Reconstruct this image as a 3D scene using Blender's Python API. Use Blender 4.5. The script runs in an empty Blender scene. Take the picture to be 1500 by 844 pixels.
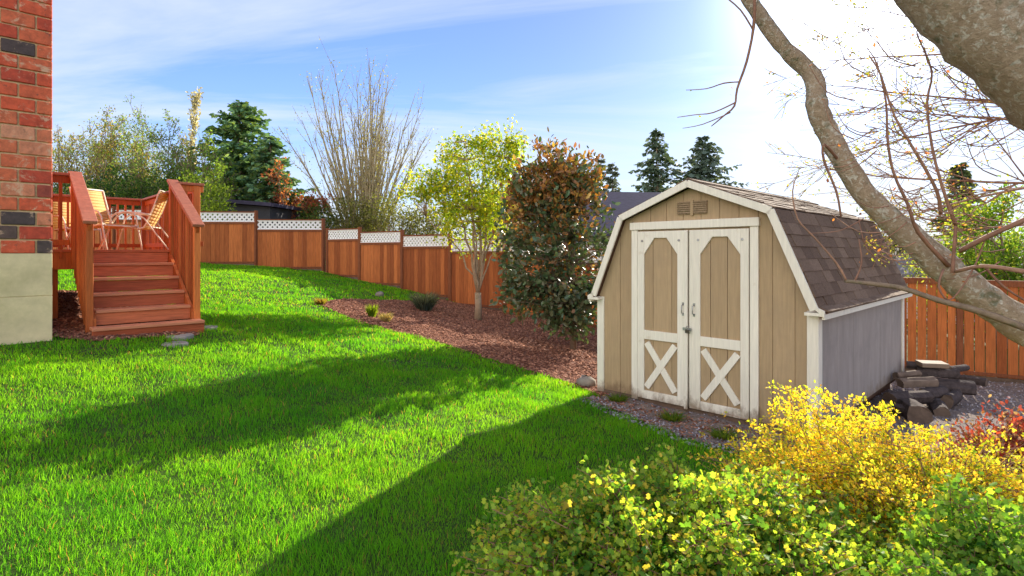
import bpy, math, random
import numpy as np
from mathutils import Vector, Matrix
random.seed(7); rng = np.random.default_rng(7)
scene = bpy.context.scene; COL = scene.collection
H = 1.67; F = 808.0
AZ, EL = math.radians(33.5), math.radians(23.5)
A = Vector((.712, .702, 0)).normalized(); D = Vector((.702, -.712, 0)).normalized()

def P(px, py, d):
    return Vector(((px-750)/F*d, d, H-(py-370)/F*d))

# ------------------------------------------------------------ terrain
CP = np.array([(1.06,6.68,-.04),(2.72,4.94,-.04),(1.9,5.6,-.03),(5.3,7.5,-.22),(3.6,9.2,-.15),(-4.7,6.2,.69),(-5,6,.72),(-5.4,5.7,.71),
 (-3.98,6.92,.66),(-6.1,18,1.03),(-8.3,17.8,1.22),(-10.2,18,1.31),(-4.73,17.1,.80),(-3.22,16.2,.60),(-1.7,15.2,.33),(-.2,14.3,.12),
 (3,12.2,-.2),(6.93,9.82,-.48),(8.3,8.95,-.48),(0,0,.02),(-3,2,.33),(-5,0,.55),(3,0,-.08),(0,3,.02),(-2.5,5,.34),(-4.1,11.5,.6),
 (-2.23,9.5,.36),(-.5,8,.16),(.92,6.74,-.01),(-8,11,1.0),(-6,14,.98),(-12,14,1.35),(-16,20,1.5),(12,14,-.6),(0,22,.25),(-6,22,1.0),(14,2,-.5),
 (4.4,5.9,-.2),(7,7,-.4),(5,3.2,-.2),(-9,5,.9),(-10,-2,.8),(-.76,12.3,.16),(-3,13.5,.52)])
def _k(r2): return r2*np.log(np.maximum(r2, 1e-9))*.5
def _fit():
    n=len(CP); d2=((CP[:,None,:2]-CP[None,:,:2])**2).sum(-1)
    K=_k(d2)+np.eye(n)*.6; Q=np.c_[np.ones(n),CP[:,:2]]
    M=np.zeros((n+3,n+3)); M[:n,:n]=K; M[:n,n:]=Q; M[n:,:n]=Q.T
    return np.linalg.solve(M, np.r_[CP[:,2],0,0,0])
_w=_fit()
def hz(x, y):
    x=np.atleast_1d(np.asarray(x,float)); y=np.atleast_1d(np.asarray(y,float)); out=np.zeros(len(x))
    for s in range(0,len(x),40000):
        xs,ys=x[s:s+40000],y[s:s+40000]
        xc=np.clip(xs,-18,15); yc=np.clip(ys,-3,23)
        d2=(xc[:,None]-CP[None,:,0])**2+(yc[:,None]-CP[None,:,1])**2
        z=_k(d2)@_w[:-3]+_w[-3]+_w[-2]*xc+_w[-1]*yc
        out[s:s+40000]=np.clip(z,-.8,1.7)
    r=np.hypot(x,y-8); t=np.clip((r-16)/26,0,1); t=t*t*(3-2*t)
    out=out+.014*np.sin(x*3.1+np.sin(y*2.3)*1.5)*np.sin(y*3.7+np.sin(x*1.9))+.008*np.sin(x*7.3+y*2)*np.sin(y*6.1-x)
    return out*(1-t)+(-.2)*t
def gz(x,y): return float(hz(x,y)[0])
def G(px,py):          # where a line of sight meets the ground
    d=np.linspace(1.2,22,900); x=(px-750)/F*d; z=H-(py-370)/F*d
    i=np.argmax(z<hz(x,d)); return (float(x[i]),float(d[i]))

# ------------------------------------------------------------ materials
def mat(name):
    m=bpy.data.materials.new(name); m.use_nodes=True; nt=m.node_tree
    return m, nt, nt.nodes['Principled BSDF']
def N(nt,t,**k):
    n=nt.nodes.new(t)
    for a,b in k.items():
        if a.startswith('i_'):
            key=a[2:]; key=int(key) if key.isdigit() else key.replace('_',' ')
            n.inputs[key].default_value=b
        else: setattr(n,a,b)
    return n
def ramp(nt,fac,stops):
    r=N(nt,'ShaderNodeValToRGB'); e=r.color_ramp.elements
    while len(e)<len(stops): e.new(.5)
    for i,(p,c) in enumerate(stops): e[i].position=p; e[i].color=(*c,1)
    nt.links.new(fac,r.inputs[0]); return r.outputs[0]
def noise(nt,scale,detail=5,vscale=(1,1,1),rough=.6,dist=0):
    tc=N(nt,'ShaderNodeTexCoord'); mp=N(nt,'ShaderNodeMapping'); mp.inputs['Scale'].default_value=vscale
    nt.links.new(tc.outputs['Object'],mp.inputs[0])
    n=N(nt,'ShaderNodeTexNoise',i_Scale=scale,i_Detail=detail,i_Roughness=rough,i_Distortion=dist)
    nt.links.new(mp.outputs[0],n.inputs['Vector']); return n.outputs['Fac']
def mixc(nt,fac,a,b,mode='MIX'):
    m=N(nt,'ShaderNodeMix',data_type='RGBA',blend_type=mode)
    for s,v in ((0,fac),(6,a),(7,b)):
        if isinstance(v,(int,float)): m.inputs[s].default_value=v
        elif isinstance(v,tuple): m.inputs[s].default_value=(*v,1)
        else: nt.links.new(v,m.inputs[s])
    return m.outputs[2]
def bump(nt,b,h,s=.3,d=.01):
    n=N(nt,'ShaderNodeBump',i_Strength=s,i_Distance=d); nt.links.new(h,n.inputs['Height']); nt.links.new(n.outputs[0],b.inputs['Normal'])
def tintm(name,c0,c1,rough=.7,nscale=8,vs=(1,1,1),var=.35,bs=.3,bd=.004,spec=.18,grime=False,stain=None,metal=0,stscale=3,strange=(.5,.75)):
    """per-piece tone (attribute 'tint') between c0 and c1, plus grain noise, plus optional stains"""
    m,nt,b=mat(name); at=N(nt,'ShaderNodeAttribute',attribute_name='tint')
    base=mixc(nt,at.outputs['Fac'],c0,c1); n=noise(nt,nscale,6,vs)
    lo=1-var; g=ramp(nt,n,[(.25,(lo,lo,lo)),(.75,(1+var*.5,)*3)])
    c=mixc(nt,1.0,base,g,'MULTIPLY')
    if stain:
        s=noise(nt,stscale,6,(1,1,1),.7); f=ramp(nt,s,[(strange[0],(0,0,0)),(strange[1],(1,1,1))]); c=mixc(nt,f,c,stain)
    if grime:   # mud splashed up from the soil
        tco=N(nt,'ShaderNodeTexCoord'); sp=N(nt,'ShaderNodeSeparateXYZ'); nt.links.new(tco.outputs['Object'],sp.inputs[0])
        ad=N(nt,'ShaderNodeMath',operation='MULTIPLY_ADD'); nt.links.new(noise(nt,7,6,(1,1,.6),.7),ad.inputs[0]); ad.inputs[1].default_value=-.55; nt.links.new(sp.outputs[2],ad.inputs[2])
        g2=ramp(nt,ad.outputs[0],[(.0,(.75,.75,.75)),(.12,(0,0,0))]); 
        ad2=N(nt,'ShaderNodeMath',operation='ADD'); nt.links.new(ad.outputs[0],ad2.inputs[0]); ad2.inputs[1].default_value=.26
        g2=ramp(nt,ad2.outputs[0],[(.0,(.8,.8,.8)),(.13,(0,0,0))]); c=mixc(nt,g2,c,(.20,.13,.075))
    nt.links.new(c,b.inputs['Base Color']); b.inputs['Roughness'].default_value=rough
    b.inputs['Specular IOR Level'].default_value=spec; b.inputs['Metallic'].default_value=metal
    bump(nt,b,n,bs,bd); return m
def leafm(name,trans=.5,rough=.55,spec=.2,back=None,gain=1.25,gc=(1.2,1.12,.5)):
    m,nt,b=mat(name); at=N(nt,'ShaderNodeAttribute',attribute_name='col'); c=at.outputs['Color']
    if back:
        ge=N(nt,'ShaderNodeNewGeometry'); c=mixc(nt,ge.outputs['Backfacing'],c,back)
    nt.links.new(c,b.inputs['Base Color']); b.inputs['Roughness'].default_value=rough; b.inputs['Specular IOR Level'].default_value=spec
    t=N(nt,'ShaderNodeBsdfTranslucent'); tc=mixc(nt,1.0,at.outputs['Color'],tuple(gain*q for q in gc),'MULTIPLY'); nt.links.new(tc,t.inputs[0])
    mx=N(nt,'ShaderNodeMixShader'); mx.inputs[0].default_value=trans
    nt.links.new(b.outputs[0],mx.inputs[1]); nt.links.new(t.outputs[0],mx.inputs[2])
    nt.links.new(mx.outputs[0],nt.nodes['Material Output'].inputs[0]); return m

M={}
M['grass']=leafm('grass_blade',.6,.6,.08,gain=1.75,gc=(1.75,1.15,.4))
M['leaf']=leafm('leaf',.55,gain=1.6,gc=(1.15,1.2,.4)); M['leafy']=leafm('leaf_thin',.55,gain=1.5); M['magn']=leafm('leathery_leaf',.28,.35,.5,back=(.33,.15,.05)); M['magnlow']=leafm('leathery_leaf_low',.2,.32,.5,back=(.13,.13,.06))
M['needle']=leafm('needle',.25,.6,.2)
M['soil']=tintm('lawn_soil',(.05,.085,.012),(.05,.085,.012),.95,5,var=.5,stain=(.09,.065,.035),stscale=1.3,strange=(.6,.8))
M['mulch']=tintm('bark_mulch_ground',(.22,.09,.055),(.22,.09,.055),.95,22,var=.6,bs=.9,bd=.02,stain=(.08,.05,.04),stscale=6)
M['chips']=tintm('bark_chip',(.15,.055,.033),(.52,.25,.15),.9,30,var=.3)
M['gravelg']=tintm('gravel_ground',(.21,.165,.145),(.21,.165,.145),.95,30,var=.6,bs=.9,bd=.02,stain=(.30,.21,.14),stscale=4)
M['gravel']=tintm('gravel_stone',(.12,.10,.10),(.50,.46,.50),.85,30,var=.3)
M['fence']=tintm('fence_board',(.28,.075,.022),(.58,.18,.05),.75,7,(6,6,.5),.4,.4,.004,stain=(.26,.09,.03),stscale=2,strange=(.62,.9))
M['fpost']=tintm('fence_post',(.20,.065,.03),(.27,.09,.035),.8,9,(5,5,.6),.4)
M['kick']=tintm('weathered_board',(.13,.085,.06),(.2,.13,.09),.9,8,var=.4)
M['lattice']=tintm('white_lattice',(.80,.79,.77),(.86,.85,.83),.6,5,var=.06)
M['deck']=tintm('deck_wood',(.36,.08,.02),(.66,.19,.048),.6,9,(7,7,.6),.35,.35,.003)
M['deckflat']=tintm('deck_board',(.38,.085,.033),(.62,.17,.07),.55,9,(.5,7,7),.4,.35,.003)
M['tread']=tintm('lit_tread',(.56,.20,.10),(.68,.27,.14),.5,9,(.5,7,7),.3,.35,.003)  # treads paler than the deck: the light on them is put into the colour
M['railcap']=tintm('rail_cap_wood',(.38,.13,.07),(.44,.17,.10),.5,9,(2,2,2),.3)
M['dark']=tintm('dark_wood',(.10,.05,.03),(.13,.07,.04),.9)  # dark brown wood of the skids and roof deck
M['conc']=tintm('concrete',(.74,.58,.33),(.78,.63,.37),.9,3,var=.3,bs=.4,stain=(.42,.34,.17),stscale=1.6,strange=(.45,.8))
M['mortar']=tintm('mortar',(.66,.47,.25),(.66,.47,.25),.95,30,var=.25)
M['siding']=tintm('tan_siding',(.40,.285,.165),(.455,.325,.19),.75,9,(5,5,.35),.2,.35,.003,stain=(.34,.25,.155),stscale=1.6,strange=(.48,.8),grime=True)
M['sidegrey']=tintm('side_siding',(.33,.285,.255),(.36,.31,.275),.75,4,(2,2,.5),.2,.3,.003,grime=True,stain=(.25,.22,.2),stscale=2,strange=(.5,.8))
M['trim']=tintm('cream_trim',(.76,.71,.60),(.83,.78,.67),.6,9,(5,5,.4),.14,.3,.003,stain=(.52,.40,.27),stscale=4,strange=(.62,.85),grime=True)
M['vent']=tintm('vent_screen',(.26,.18,.11),(.33,.24,.15),.8,40,var=.3)
M['shingle']=tintm('shingle',(.135,.085,.058),(.22,.145,.10),.92,60,var=.45,bs=.6,bd=.003)
M['metal']=tintm('steel_hardware',(.35,.35,.36),(.4,.4,.4),.35,20,metal=.8)
M['brass']=tintm('padlock_body',(.10,.09,.07),(.12,.1,.08),.4,20,metal=.6)
M['chairf']=tintm('cream_tube',(.80,.70,.52),(.82,.73,.56),.4,20,var=.06)
M['log']=tintm('log_bark',(.06,.045,.045),(.12,.09,.08),.95,18,(1,1,1),.6,.9,.015)
M['logend']=tintm('log_cut',(.10,.07,.055),(.17,.12,.09),.9,14,var=.4)
M['stone']=tintm('stone',(.26,.22,.18),(.36,.32,.27),.9,6,var=.35,bs=.6,bd=.02)
M['darkroof']=tintm('dark_roof',(.05,.045,.07),(.07,.06,.095),.85,6,var=.3)
M['greyroof']=tintm('grey_roof',(.16,.14,.14),(.2,.18,.17),.85,6,var=.3)
M['farwall']=tintm('pale_wall',(.62,.58,.5),(.66,.62,.55),.8,3,var=.1)
M['blackwall']=tintm('dark_wall',(.05,.05,.055),(.07,.07,.075),.8,3,var=.2)
def glassm():
    m,nt,b=mat('window_glass'); b.inputs['Base Color'].default_value=(.05,.06,.07,1); b.inputs['Roughness'].default_value=.08; return m
M['glass']=glassm()
def slingm():
    m,nt,b=mat('yellow_sling_fabric'); c=noise(nt,60,2); cc=ramp(nt,c,[(.3,(.80,.52,.16)),(.7,(.88,.62,.24))])
    nt.links.new(cc,b.inputs['Base Color']); b.inputs['Roughness'].default_value=.7
    t=N(nt,'ShaderNodeBsdfTranslucent'); nt.links.new(cc,t.inputs[0]); mx=N(nt,'ShaderNodeMixShader'); mx.inputs[0].default_value=.45
    nt.links.new(b.outputs[0],mx.inputs[1]); nt.links.new(t.outputs[0],mx.inputs[2]); nt.links.new(mx.outputs[0],nt.nodes['Material Output'].inputs[0]); return m
M['sling']=slingm()
def brickm():
    m,nt,b=mat('fired_brick'); at=N(nt,'ShaderNodeAttribute',attribute_name='tint')
    base=ramp(nt,at.outputs['Fac'],[(0,(.075,.05,.048)),(.13,(.12,.075,.06)),(.15,(.50,.065,.03)),(.45,(.68,.10,.038)),(.88,(.66,.15,.06)),(1,(.68,.28,.15))])
    n=noise(nt,14,8,(1,1,1),.7); g=ramp(nt,n,[(.3,(.6,.6,.6)),(.7,(1.2,1.2,1.2))]); c=mixc(nt,1.0,base,g,'MULTIPLY')
    s=noise(nt,5,7,(1,1,1),.75,.6); f=ramp(nt,s,[(.55,(0,0,0)),(.62,(.8,.8,.8))]); c=mixc(nt,f,c,(.66,.42,.26))
    s2=noise(nt,9,6,(1.3,1,1),.7); f2=ramp(nt,s2,[(.62,(0,0,0)),(.7,(.7,.7,.7))]); c=mixc(nt,f2,c,(.10,.05,.04))
    nt.links.new(c,b.inputs['Base Color']); b.inputs['Roughness'].default_value=.85; bump(nt,b,n,.6,.008); return m
M['brick']=brickm()
def barkm(name,c0,c1,lich,sc=9,lo=.5,hi=.62,bd=.02):
    m,nt,b=mat(name); n=noise(nt,sc,8,(1,1,1),.7); c=ramp(nt,n,[(.3,c0),(.7,c1)])
    s=noise(nt,sc*1.6,7,(1,1,1),.65,.8); f=ramp(nt,s,[(lo,(0,0,0)),(hi,(.9,.9,.9))]); c=mixc(nt,f,c,lich)
    s3=noise(nt,sc*.8,4); f3=ramp(nt,s3,[(.55,(0,0,0)),(.7,(.7,.7,.7))]); c=mixc(nt,f3,c,(.10,.12,.05))
    nt.links.new(c,b.inputs['Base Color']); b.inputs['Roughness'].default_value=.95; b.inputs['Specular IOR Level'].default_value=.1
    s4=noise(nt,sc*3,8,(1,1,1),.7); bump(nt,b,s4,.8,bd); return m
M['barkfg']=barkm('lichen_bark',(.36,.26,.17),(.58,.44,.31),(.76,.71,.60),19,.52,.64,.06)
M['bark']=barkm('grey_bark',(.16,.11,.075),(.30,.22,.15),(.36,.33,.26),12,.6,.7,.01)
M['barkpale']=barkm('pale_bark',(.30,.21,.13),(.42,.31,.20),(.40,.36,.27),12,.6,.7,.008)
M['twig']=tintm('red_twig',(.24,.12,.08),(.36,.20,.13),.8,20)
M['twiggrey']=tintm('grey_twig',(.30,.24,.14),(.44,.37,.22),.85,20)

# ------------------------------------------------------------ mesh builder
class MB:
    def __init__(s): s.v=[]; s.f=[]; s.t=[]; s.mi=[]
    def add(s,vs,fs,tint=.5,mi=0):
        o=len(s.v); s.v+=[tuple(v) for v in vs]; s.f+=[tuple(i+o for i in f) for f in fs]; s.t+=[tint]*len(vs); s.mi+=[mi]*len(fs)
    def box(s,c,hx,hy,hzz,ax=None,tint=None,mi=0):
        X,Y,Z=ax if ax else (Vector((1,0,0)),Vector((0,1,0)),Vector((0,0,1))); c=Vector(c)
        tint=random.random() if tint is None else tint
        vs=[c+X*(hx*i)+Y*(hy*j)+Z*(hzz*k) for i in(-1,1) for j in(-1,1) for k in(-1,1)]
        s.add(vs,[(0,1,3,2),(4,6,7,5),(0,4,5,1),(2,3,7,6),(0,2,6,4),(1,5,7,3)],tint,mi)
    def b6(s,x0,x1,y0,y1,z0,z1,tint=None): s.box(((x0+x1)/2,(y0+y1)/2,(z0+z1)/2),abs(x1-x0)/2,abs(y1-y0)/2,abs(z1-z0)/2,None,tint)
    def bar(s,p0,p1,w,t,side=None,tint=None):
        p0,p1=Vector(p0),Vector(p1); Z=(p1-p0); L=Z.length; Z/=L
        sd=Vector(side) if side is not None else (Vector((0,0,1)) if abs(Z.z)<.9 else Vector((1,0,0)))
        Y=Z.cross(sd).normalized(); X=Y.cross(Z).normalized(); s.box((p0+p1)/2,w/2,t/2,L/2,(X,Y,Z),tint)
    def prism(s,poly,y0,y1,tint=None,axes=None):
        """poly in (x,z), extruded along y"""
        n=len(poly); tint=random.random() if tint is None else tint
        vs=[(x,y0,z) for x,z in poly]+[(x,y1,z) for x,z in poly]
        s.add(vs,[tuple(range(n)),tuple(range(2*n-1,n-1,-1))]+[(i,i+n,(i+1)%n+n,(i+1)%n) for i in range(n)],tint)
    def tube(s,pts,rad,n=6,tint=None,lump=0):
        pts=[Vector(p) for p in pts]; m=len(pts); tint=random.random() if tint is None else tint
        if not hasattr(rad,'__len__'): rad=[rad]*m
        vs=[]; T=(pts[1]-pts[0]).normalized(); R=T.orthogonal().normalized()
        for i in range(m):
            T=(pts[min(i+1,m-1)]-pts[max(i-1,0)]).normalized(); R=(R-T*R.dot(T))
            R=R.normalized() if R.length>1e-6 else T.orthogonal().normalized(); B=T.cross(R)
            for k in range(n):
                a=2*math.pi*k/n; r=rad[i]*(1+(random.uniform(-lump,lump) if lump else 0)); vs.append(pts[i]+R*(math.cos(a)*r)+B*(math.sin(a)*r))
        fs=[(i*n+k,i*n+(k+1)%n,(i+1)*n+(k+1)%n,(i+1)*n+k) for i in range(m-1) for k in range(n)]
        fs+=[tuple(range(n-1,-1,-1)),tuple((m-1)*n+k for k in range(n))]; s.add(vs,fs,tint)
    def build(s,name,m,parent=None,smooth=False,bevel=0,mat2=None):
        me=bpy.data.meshes.new(name); me.from_pydata(s.v,[],s.f); me.materials.append(m)
        if mat2: me.materials.append(mat2); me.polygons.foreach_set('material_index',s.mi)
        a=me.attributes.new('tint','FLOAT','POINT'); a.data.foreach_set('value',s.t)
        if smooth: me.polygons.foreach_set('use_smooth',[True]*len(me.polygons))
        me.validate(); me.update(); o=bpy.data.objects.new(name,me); COL.objects.link(o)
        if parent: o.parent=parent
        if bevel:
            b=o.modifiers.new('bevel','BEVEL'); b.width=bevel; b.segments=1; b.limit_method='ANGLE'
        return o
def npmesh(name,V,Fc,m,parent=None,col=None,tint=None,smooth=False):
    me=bpy.data.meshes.new(name); V=np.asarray(V,np.float32); Fc=np.asarray(Fc,np.int32); k=Fc.shape[1]
    me.vertices.add(len(V)); me.vertices.foreach_set('co',V.ravel()); me.loops.add(Fc.size); me.loops.foreach_set('vertex_index',Fc.ravel())
    me.polygons.add(len(Fc)); me.polygons.foreach_set('loop_start',np.arange(0,Fc.size,k,dtype=np.int32)); me.update(calc_edges=True)
    if col is not None:
        a=me.attributes.new('col','FLOAT_COLOR','POINT'); c=np.ones((len(V),4),np.float32); c[:,:3]=col; a.data.foreach_set('color',c.ravel())
    if tint is not None:
        a=me.attributes.new('tint','FLOAT','POINT'); a.data.foreach_set('value',np.asarray(tint,np.float32))
    if smooth: me.polygons.foreach_set('use_smooth',np.ones(len(Fc),bool))
    me.materials.append(m); o=bpy.data.objects.new(name,me); COL.objects.link(o)
    if parent: o.parent=parent
    return o
def tag(o,label=None,cat=None,group=None,kind=None):
    if label: o['label']=label
    if cat: o['category']=cat
    if group: o['group']=group
    if kind: o['kind']=kind
    return o
def thing(name,label,cat,loc=(0,0,0),rz=0,group=None):
    o=bpy.data.objects.new(name,None); COL.objects.link(o); o.location=loc; o.rotation_euler=(0,0,rz); o.empty_display_size=.2
    return tag(o,label,cat,group)

# leaves: templates in (along, across, up)
T_OVAL=(np.array([(0,0,0),(.35,.26,.04),(.75,.2,.03),(1,0,-.06),(.75,-.2,.03),(.35,-.26,.04)]),[(0,1,2,3),(0,3,4,5)])
T_DIAM=(np.array([(0,0,0),(.5,.3,.05),(1,0,0),(.5,-.3,.05)]),[(0,1,2,3)])
T_LOBE=(np.array([(0,0,0),(.25,.42,.06),(.55,.22,0),(.72,.40,.05),(1,0,-.05),(.72,-.40,.05),(.55,-.22,0),(.25,-.42,.06)]),[(0,1,2,4),(2,3,4,4),(0,4,6,7),(4,5,6,6)])
T_MAPLE=(np.array([(0,0,0),(.25,.5,-.03),(.45,.16,.02),(1,0,-.06),(.45,-.16,.02),(.25,-.5,-.03)]),[(0,1,2,3),(0,3,4,5)])
def unit(a): return a/np.maximum(np.linalg.norm(a,axis=1,keepdims=True),1e-9)
def leaves(name,pos,dirs,size,cols,tmpl,m,parent,upbias=.6):
    pos=np.asarray(pos,float); n=len(pos); dirs=unit(np.asarray(dirs,float)); size=np.asarray(size,float)
    up=rng.normal(size=(n,3))*(1-upbias)+np.array([0,0,1])*upbias
    side=unit(np.cross(up,dirs)+1e-6); nor=np.cross(dirs,side)
    tv,tf=tmpl; k=len(tv)
    V=pos[:,None]+(dirs[:,None]*tv[None,:,0:1]+side[:,None]*tv[None,:,1:2]+nor[:,None]*tv[None,:,2:3])*size[:,None,None]
    if tmpl is T_LOBE: tf=[(0,1,2),(0,2,4),(2,3,4),(0,4,6),(4,5,6),(0,6,7)]
    tf=np.array(tf); Fc=(np.arange(n)[:,None,None]*k+tf[None]).reshape(-1,tf.shape[1])
    return npmesh(name,V.reshape(-1,3),Fc,m,parent,col=np.repeat(np.asarray(cols,float),k,axis=0))
def pal(n,colors,weights=None,var=.18):
    c=np.array(colors,float)[rng.choice(len(colors),n,p=weights)]
    return np.clip(c*(1+rng.normal(size=(n,1))*var),.004,.9)
def curve(p0,p1,bow,n=6,wob=0):
    p0,p1=Vector(p0),Vector(p1); c=(p0+p1)/2+Vector(bow); out=[]
    for i in range(n+1):
        t=i/n; q=p0*(1-t)**2+c*(2*t*(1-t))+p1*t*t
        if wob and 0<i<n: q+=Vector([random.gauss(0,wob) for _ in range(3)])
        out.append(q)
    return out
def lerpr(a,b,n): return [a+(b-a)*i/n for i in range(n+1)]
def skeleton(W,mains,tips,r0,rt=.003,n=4,sag=.15,lowpen=1.2):
    """join every tip to the nearest point of the main limbs with a curved twig"""
    S=np.array([tuple(p) for pts,_ in mains for p in pts[1:]]); RR=[r for _,rad in mains for r in rad[1:]]
    for t in tips:
        d=np.linalg.norm(S-np.array(t),axis=1)+np.maximum(0,S[:,2]-t[2])*lowpen; i=int(np.argmin(d)); a=Vector(S[i]); b=Vector(t); L=(b-a).length
        if L<.02: continue
        W.tube(curve(a,b,(0,0,L*sag),4,L*.03),lerpr(min(r0,RR[i]*.8),rt,4),n)
def grow(W,LV,p,d,L,r,lvl,S):
    n=S.get('n',6) if lvl==0 else 4; pts=[Vector(p)]; ds=[]; d=Vector(d).normalized(); q=Vector(p)
    for i in range(n):
        d=(d+Vector([random.gauss(0,S['wob']) for _ in range(3)])+Vector((0,0,S['up'][lvl]))).normalized(); q=q+d*(L/n); pts.append(q.copy()); ds.append(d.copy())
    W.tube(pts,[max(r*(1-S.get('tap',.8)*i/n),S.get('rmin',.003)) for i in range(n+1)],S.get('sides',[7,5,4,3])[min(lvl,3)])
    def at(t):
        k=min(int(t*n),n-1); return pts[k].lerp(pts[k+1],t*n-k), ds[k]
    if lvl>=S['leaf_from']:
        for _ in range(S['nl']):
            t=random.uniform(.15,1); a,dd=at(t); LV.append((a.x,a.y,a.z,dd.x,dd.y,dd.z))
    if lvl<S['levels']:
        for k in range(S['kids'][lvl]):
            t=random.uniform(S['t0'][lvl],.98); a,dd=at(t); az=random.uniform(0,2*math.pi)
            o=dd.orthogonal().normalized(); o=Matrix.Rotation(az,3,dd)@o; ang=S['ang'][lvl]*random.uniform(.7,1.3)
            nd=dd*math.cos(ang)+o*math.sin(ang)
            grow(W,LV,a,nd,L*S['lr'][lvl]*(1.15-.6*t)*random.uniform(.7,1.2),max(r*(1-.75*t)*.6,S.get('rmin',.003)),lvl+1,S)
def leafcloud(name,LV,size,cols,tmpl,m,parent,jit=.05,upbias=.4,w=None,fold=.8):
    if not LV: return
    L=np.array(LV); n=len(L); pos=L[:,:3]+rng.normal(size=(n,3))*jit; d=L[:,3:]*.4+rng.normal(size=(n,3))*fold
    return leaves(name,pos,d,size*rng.uniform(.6,1.25,n),pal(n,cols,w),tmpl,m,parent,upbias)

def smooth(pts,sub=4):
    pts=[Vector(p) for p in pts]; out=[]
    for i in range(len(pts)-1):
        p0=pts[max(i-1,0)];p1=pts[i];p2=pts[i+1];p3=pts[min(i+2,len(pts)-1)]
        for k in range(sub):
            s=k/sub; out.append(.5*((2*p1)+(p2-p0)*s+(2*p0-5*p1+4*p2-p3)*s*s+(3*p1-p0-3*p2+p3)*s**3))
    return out+[pts[-1]]
# ------------------------------------------------------------ world, sun, camera
w=bpy.data.worlds.new('World'); scene.world=w; w.use_nodes=True; nt=w.node_tree
bg=nt.nodes['Background']; sky=N(nt,'ShaderNodeTexSky',sky_type='NISHITA',sun_disc=False,sun_elevation=EL,sun_rotation=AZ,air_density=1.0,dust_density=.9,ozone_density=3.0,altitude=0)
tc=N(nt,'ShaderNodeTexCoord'); sx=N(nt,'ShaderNodeSeparateXYZ'); nt.links.new(tc.outputs['Generated'],sx.inputs[0])
def MT(op,a,b=None,clamp=False):
    n=N(nt,'ShaderNodeMath',operation=op,use_clamp=clamp)
    for i,v in enumerate((a,b)):
        if v is None: continue
        if isinstance(v,(int,float)): n.inputs[i].default_value=v
        else: nt.links.new(v,n.inputs[i])
    return n.outputs[0]
zz=MT('ADD',MT('MAXIMUM',sx.outputs[2],0),.12); u=MT('DIVIDE',sx.outputs[0],zz); v=MT('DIVIDE',sx.outputs[1],zz)
cx=N(nt,'ShaderNodeCombineXYZ'); nt.links.new(u,cx.inputs[0]); nt.links.new(v,cx.inputs[1])
mp=N(nt,'ShaderNodeMapping'); mp.inputs['Scale'].default_value=(.42,1.25,1); mp.inputs['Rotation'].default_value=(0,0,math.radians(13)); mp.inputs['Location'].default_value=(3.1,1.7,0); nt.links.new(cx.outputs[0],mp.inputs[0])
n1=N(nt,'ShaderNodeTexNoise',i_Scale=.85,i_Detail=9,i_Roughness=.60,i_Distortion=1.1); nt.links.new(mp.outputs[0],n1.inputs['Vector'])
cm=ramp(nt,n1.outputs['Fac'],[(.40,(.08,.08,.08)),(.74,(.85,.85,.85))])
# low veil of thin cloud towards the horizon
lowv=MT('POWER',MT('SUBTRACT',1,MT('MULTIPLY',MT('MAXIMUM',sx.outputs[2],0),2.9,True),True),2.2); lowv=MT('MULTIPLY',lowv,.75)
cmask=MT('ADD',cm,lowv,True)
dt=N(nt,'ShaderNodeVectorMath',operation='DOT_PRODUCT'); nt.links.new(tc.outputs['Generated'],dt.inputs[0]); dt.inputs[1].default_value=(math.sin(AZ)*math.cos(EL),math.cos(AZ)*math.cos(EL),math.sin(EL))
sund=MT('POWER',MT('MAXIMUM',dt.outputs['Value'],0),70.0)
CB=N(nt,'ShaderNodeCombineColor'); back=MT('POWER',MT('MULTIPLY',MT('ADD',MT('MULTIPLY',dt.outputs['Value'],-1),.25),.8,True),.7)  # back: unseen bright cloud added opposite the sun to fill the shaded fronts
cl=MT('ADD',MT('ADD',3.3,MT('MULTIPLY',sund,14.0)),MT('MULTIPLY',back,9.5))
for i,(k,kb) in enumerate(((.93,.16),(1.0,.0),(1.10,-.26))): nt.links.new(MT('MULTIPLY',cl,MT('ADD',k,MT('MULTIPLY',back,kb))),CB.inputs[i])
# thin sunlit cirrus round the sun, and the added fill opposite it
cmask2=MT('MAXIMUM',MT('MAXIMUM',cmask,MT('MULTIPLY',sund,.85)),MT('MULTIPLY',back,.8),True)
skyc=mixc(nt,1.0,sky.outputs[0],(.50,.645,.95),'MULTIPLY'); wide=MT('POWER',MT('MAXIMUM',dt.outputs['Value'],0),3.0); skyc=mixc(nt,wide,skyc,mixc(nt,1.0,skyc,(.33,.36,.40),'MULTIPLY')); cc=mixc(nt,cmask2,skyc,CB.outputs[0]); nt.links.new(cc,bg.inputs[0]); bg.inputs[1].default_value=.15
sl=bpy.data.lights.new('sun','SUN'); sl.energy=5; sl.angle=math.radians(.5); sl.color=(1,.90,.74)
so=bpy.data.objects.new('sun',sl); COL.objects.link(so)
sv=Vector((math.sin(AZ)*math.cos(EL),math.cos(AZ)*math.cos(EL),math.sin(EL))); so.rotation_euler=sv.to_track_quat('Z','Y').to_euler(); so.location=sv*30
cd=bpy.data.cameras.new('camera'); cam=bpy.data.objects.new('camera',cd); COL.objects.link(cam); cam.location=(0,0,H); cam.rotation_euler=(math.pi/2,0,0)
cd.sensor_width=36; cd.lens=F/1500*36; cd.shift_y=-52/1500; cd.clip_end=2000; cd.clip_start=.05; scene.camera=cam
vs=scene.view_settings; vs.view_transform='Standard'; vs.look='None'; vs.exposure=1.0; vs.gamma=1
scene.render.engine='CYCLES'; scene.cycles.max_bounces=7; scene.cycles.transparent_max_bounces=4

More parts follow.
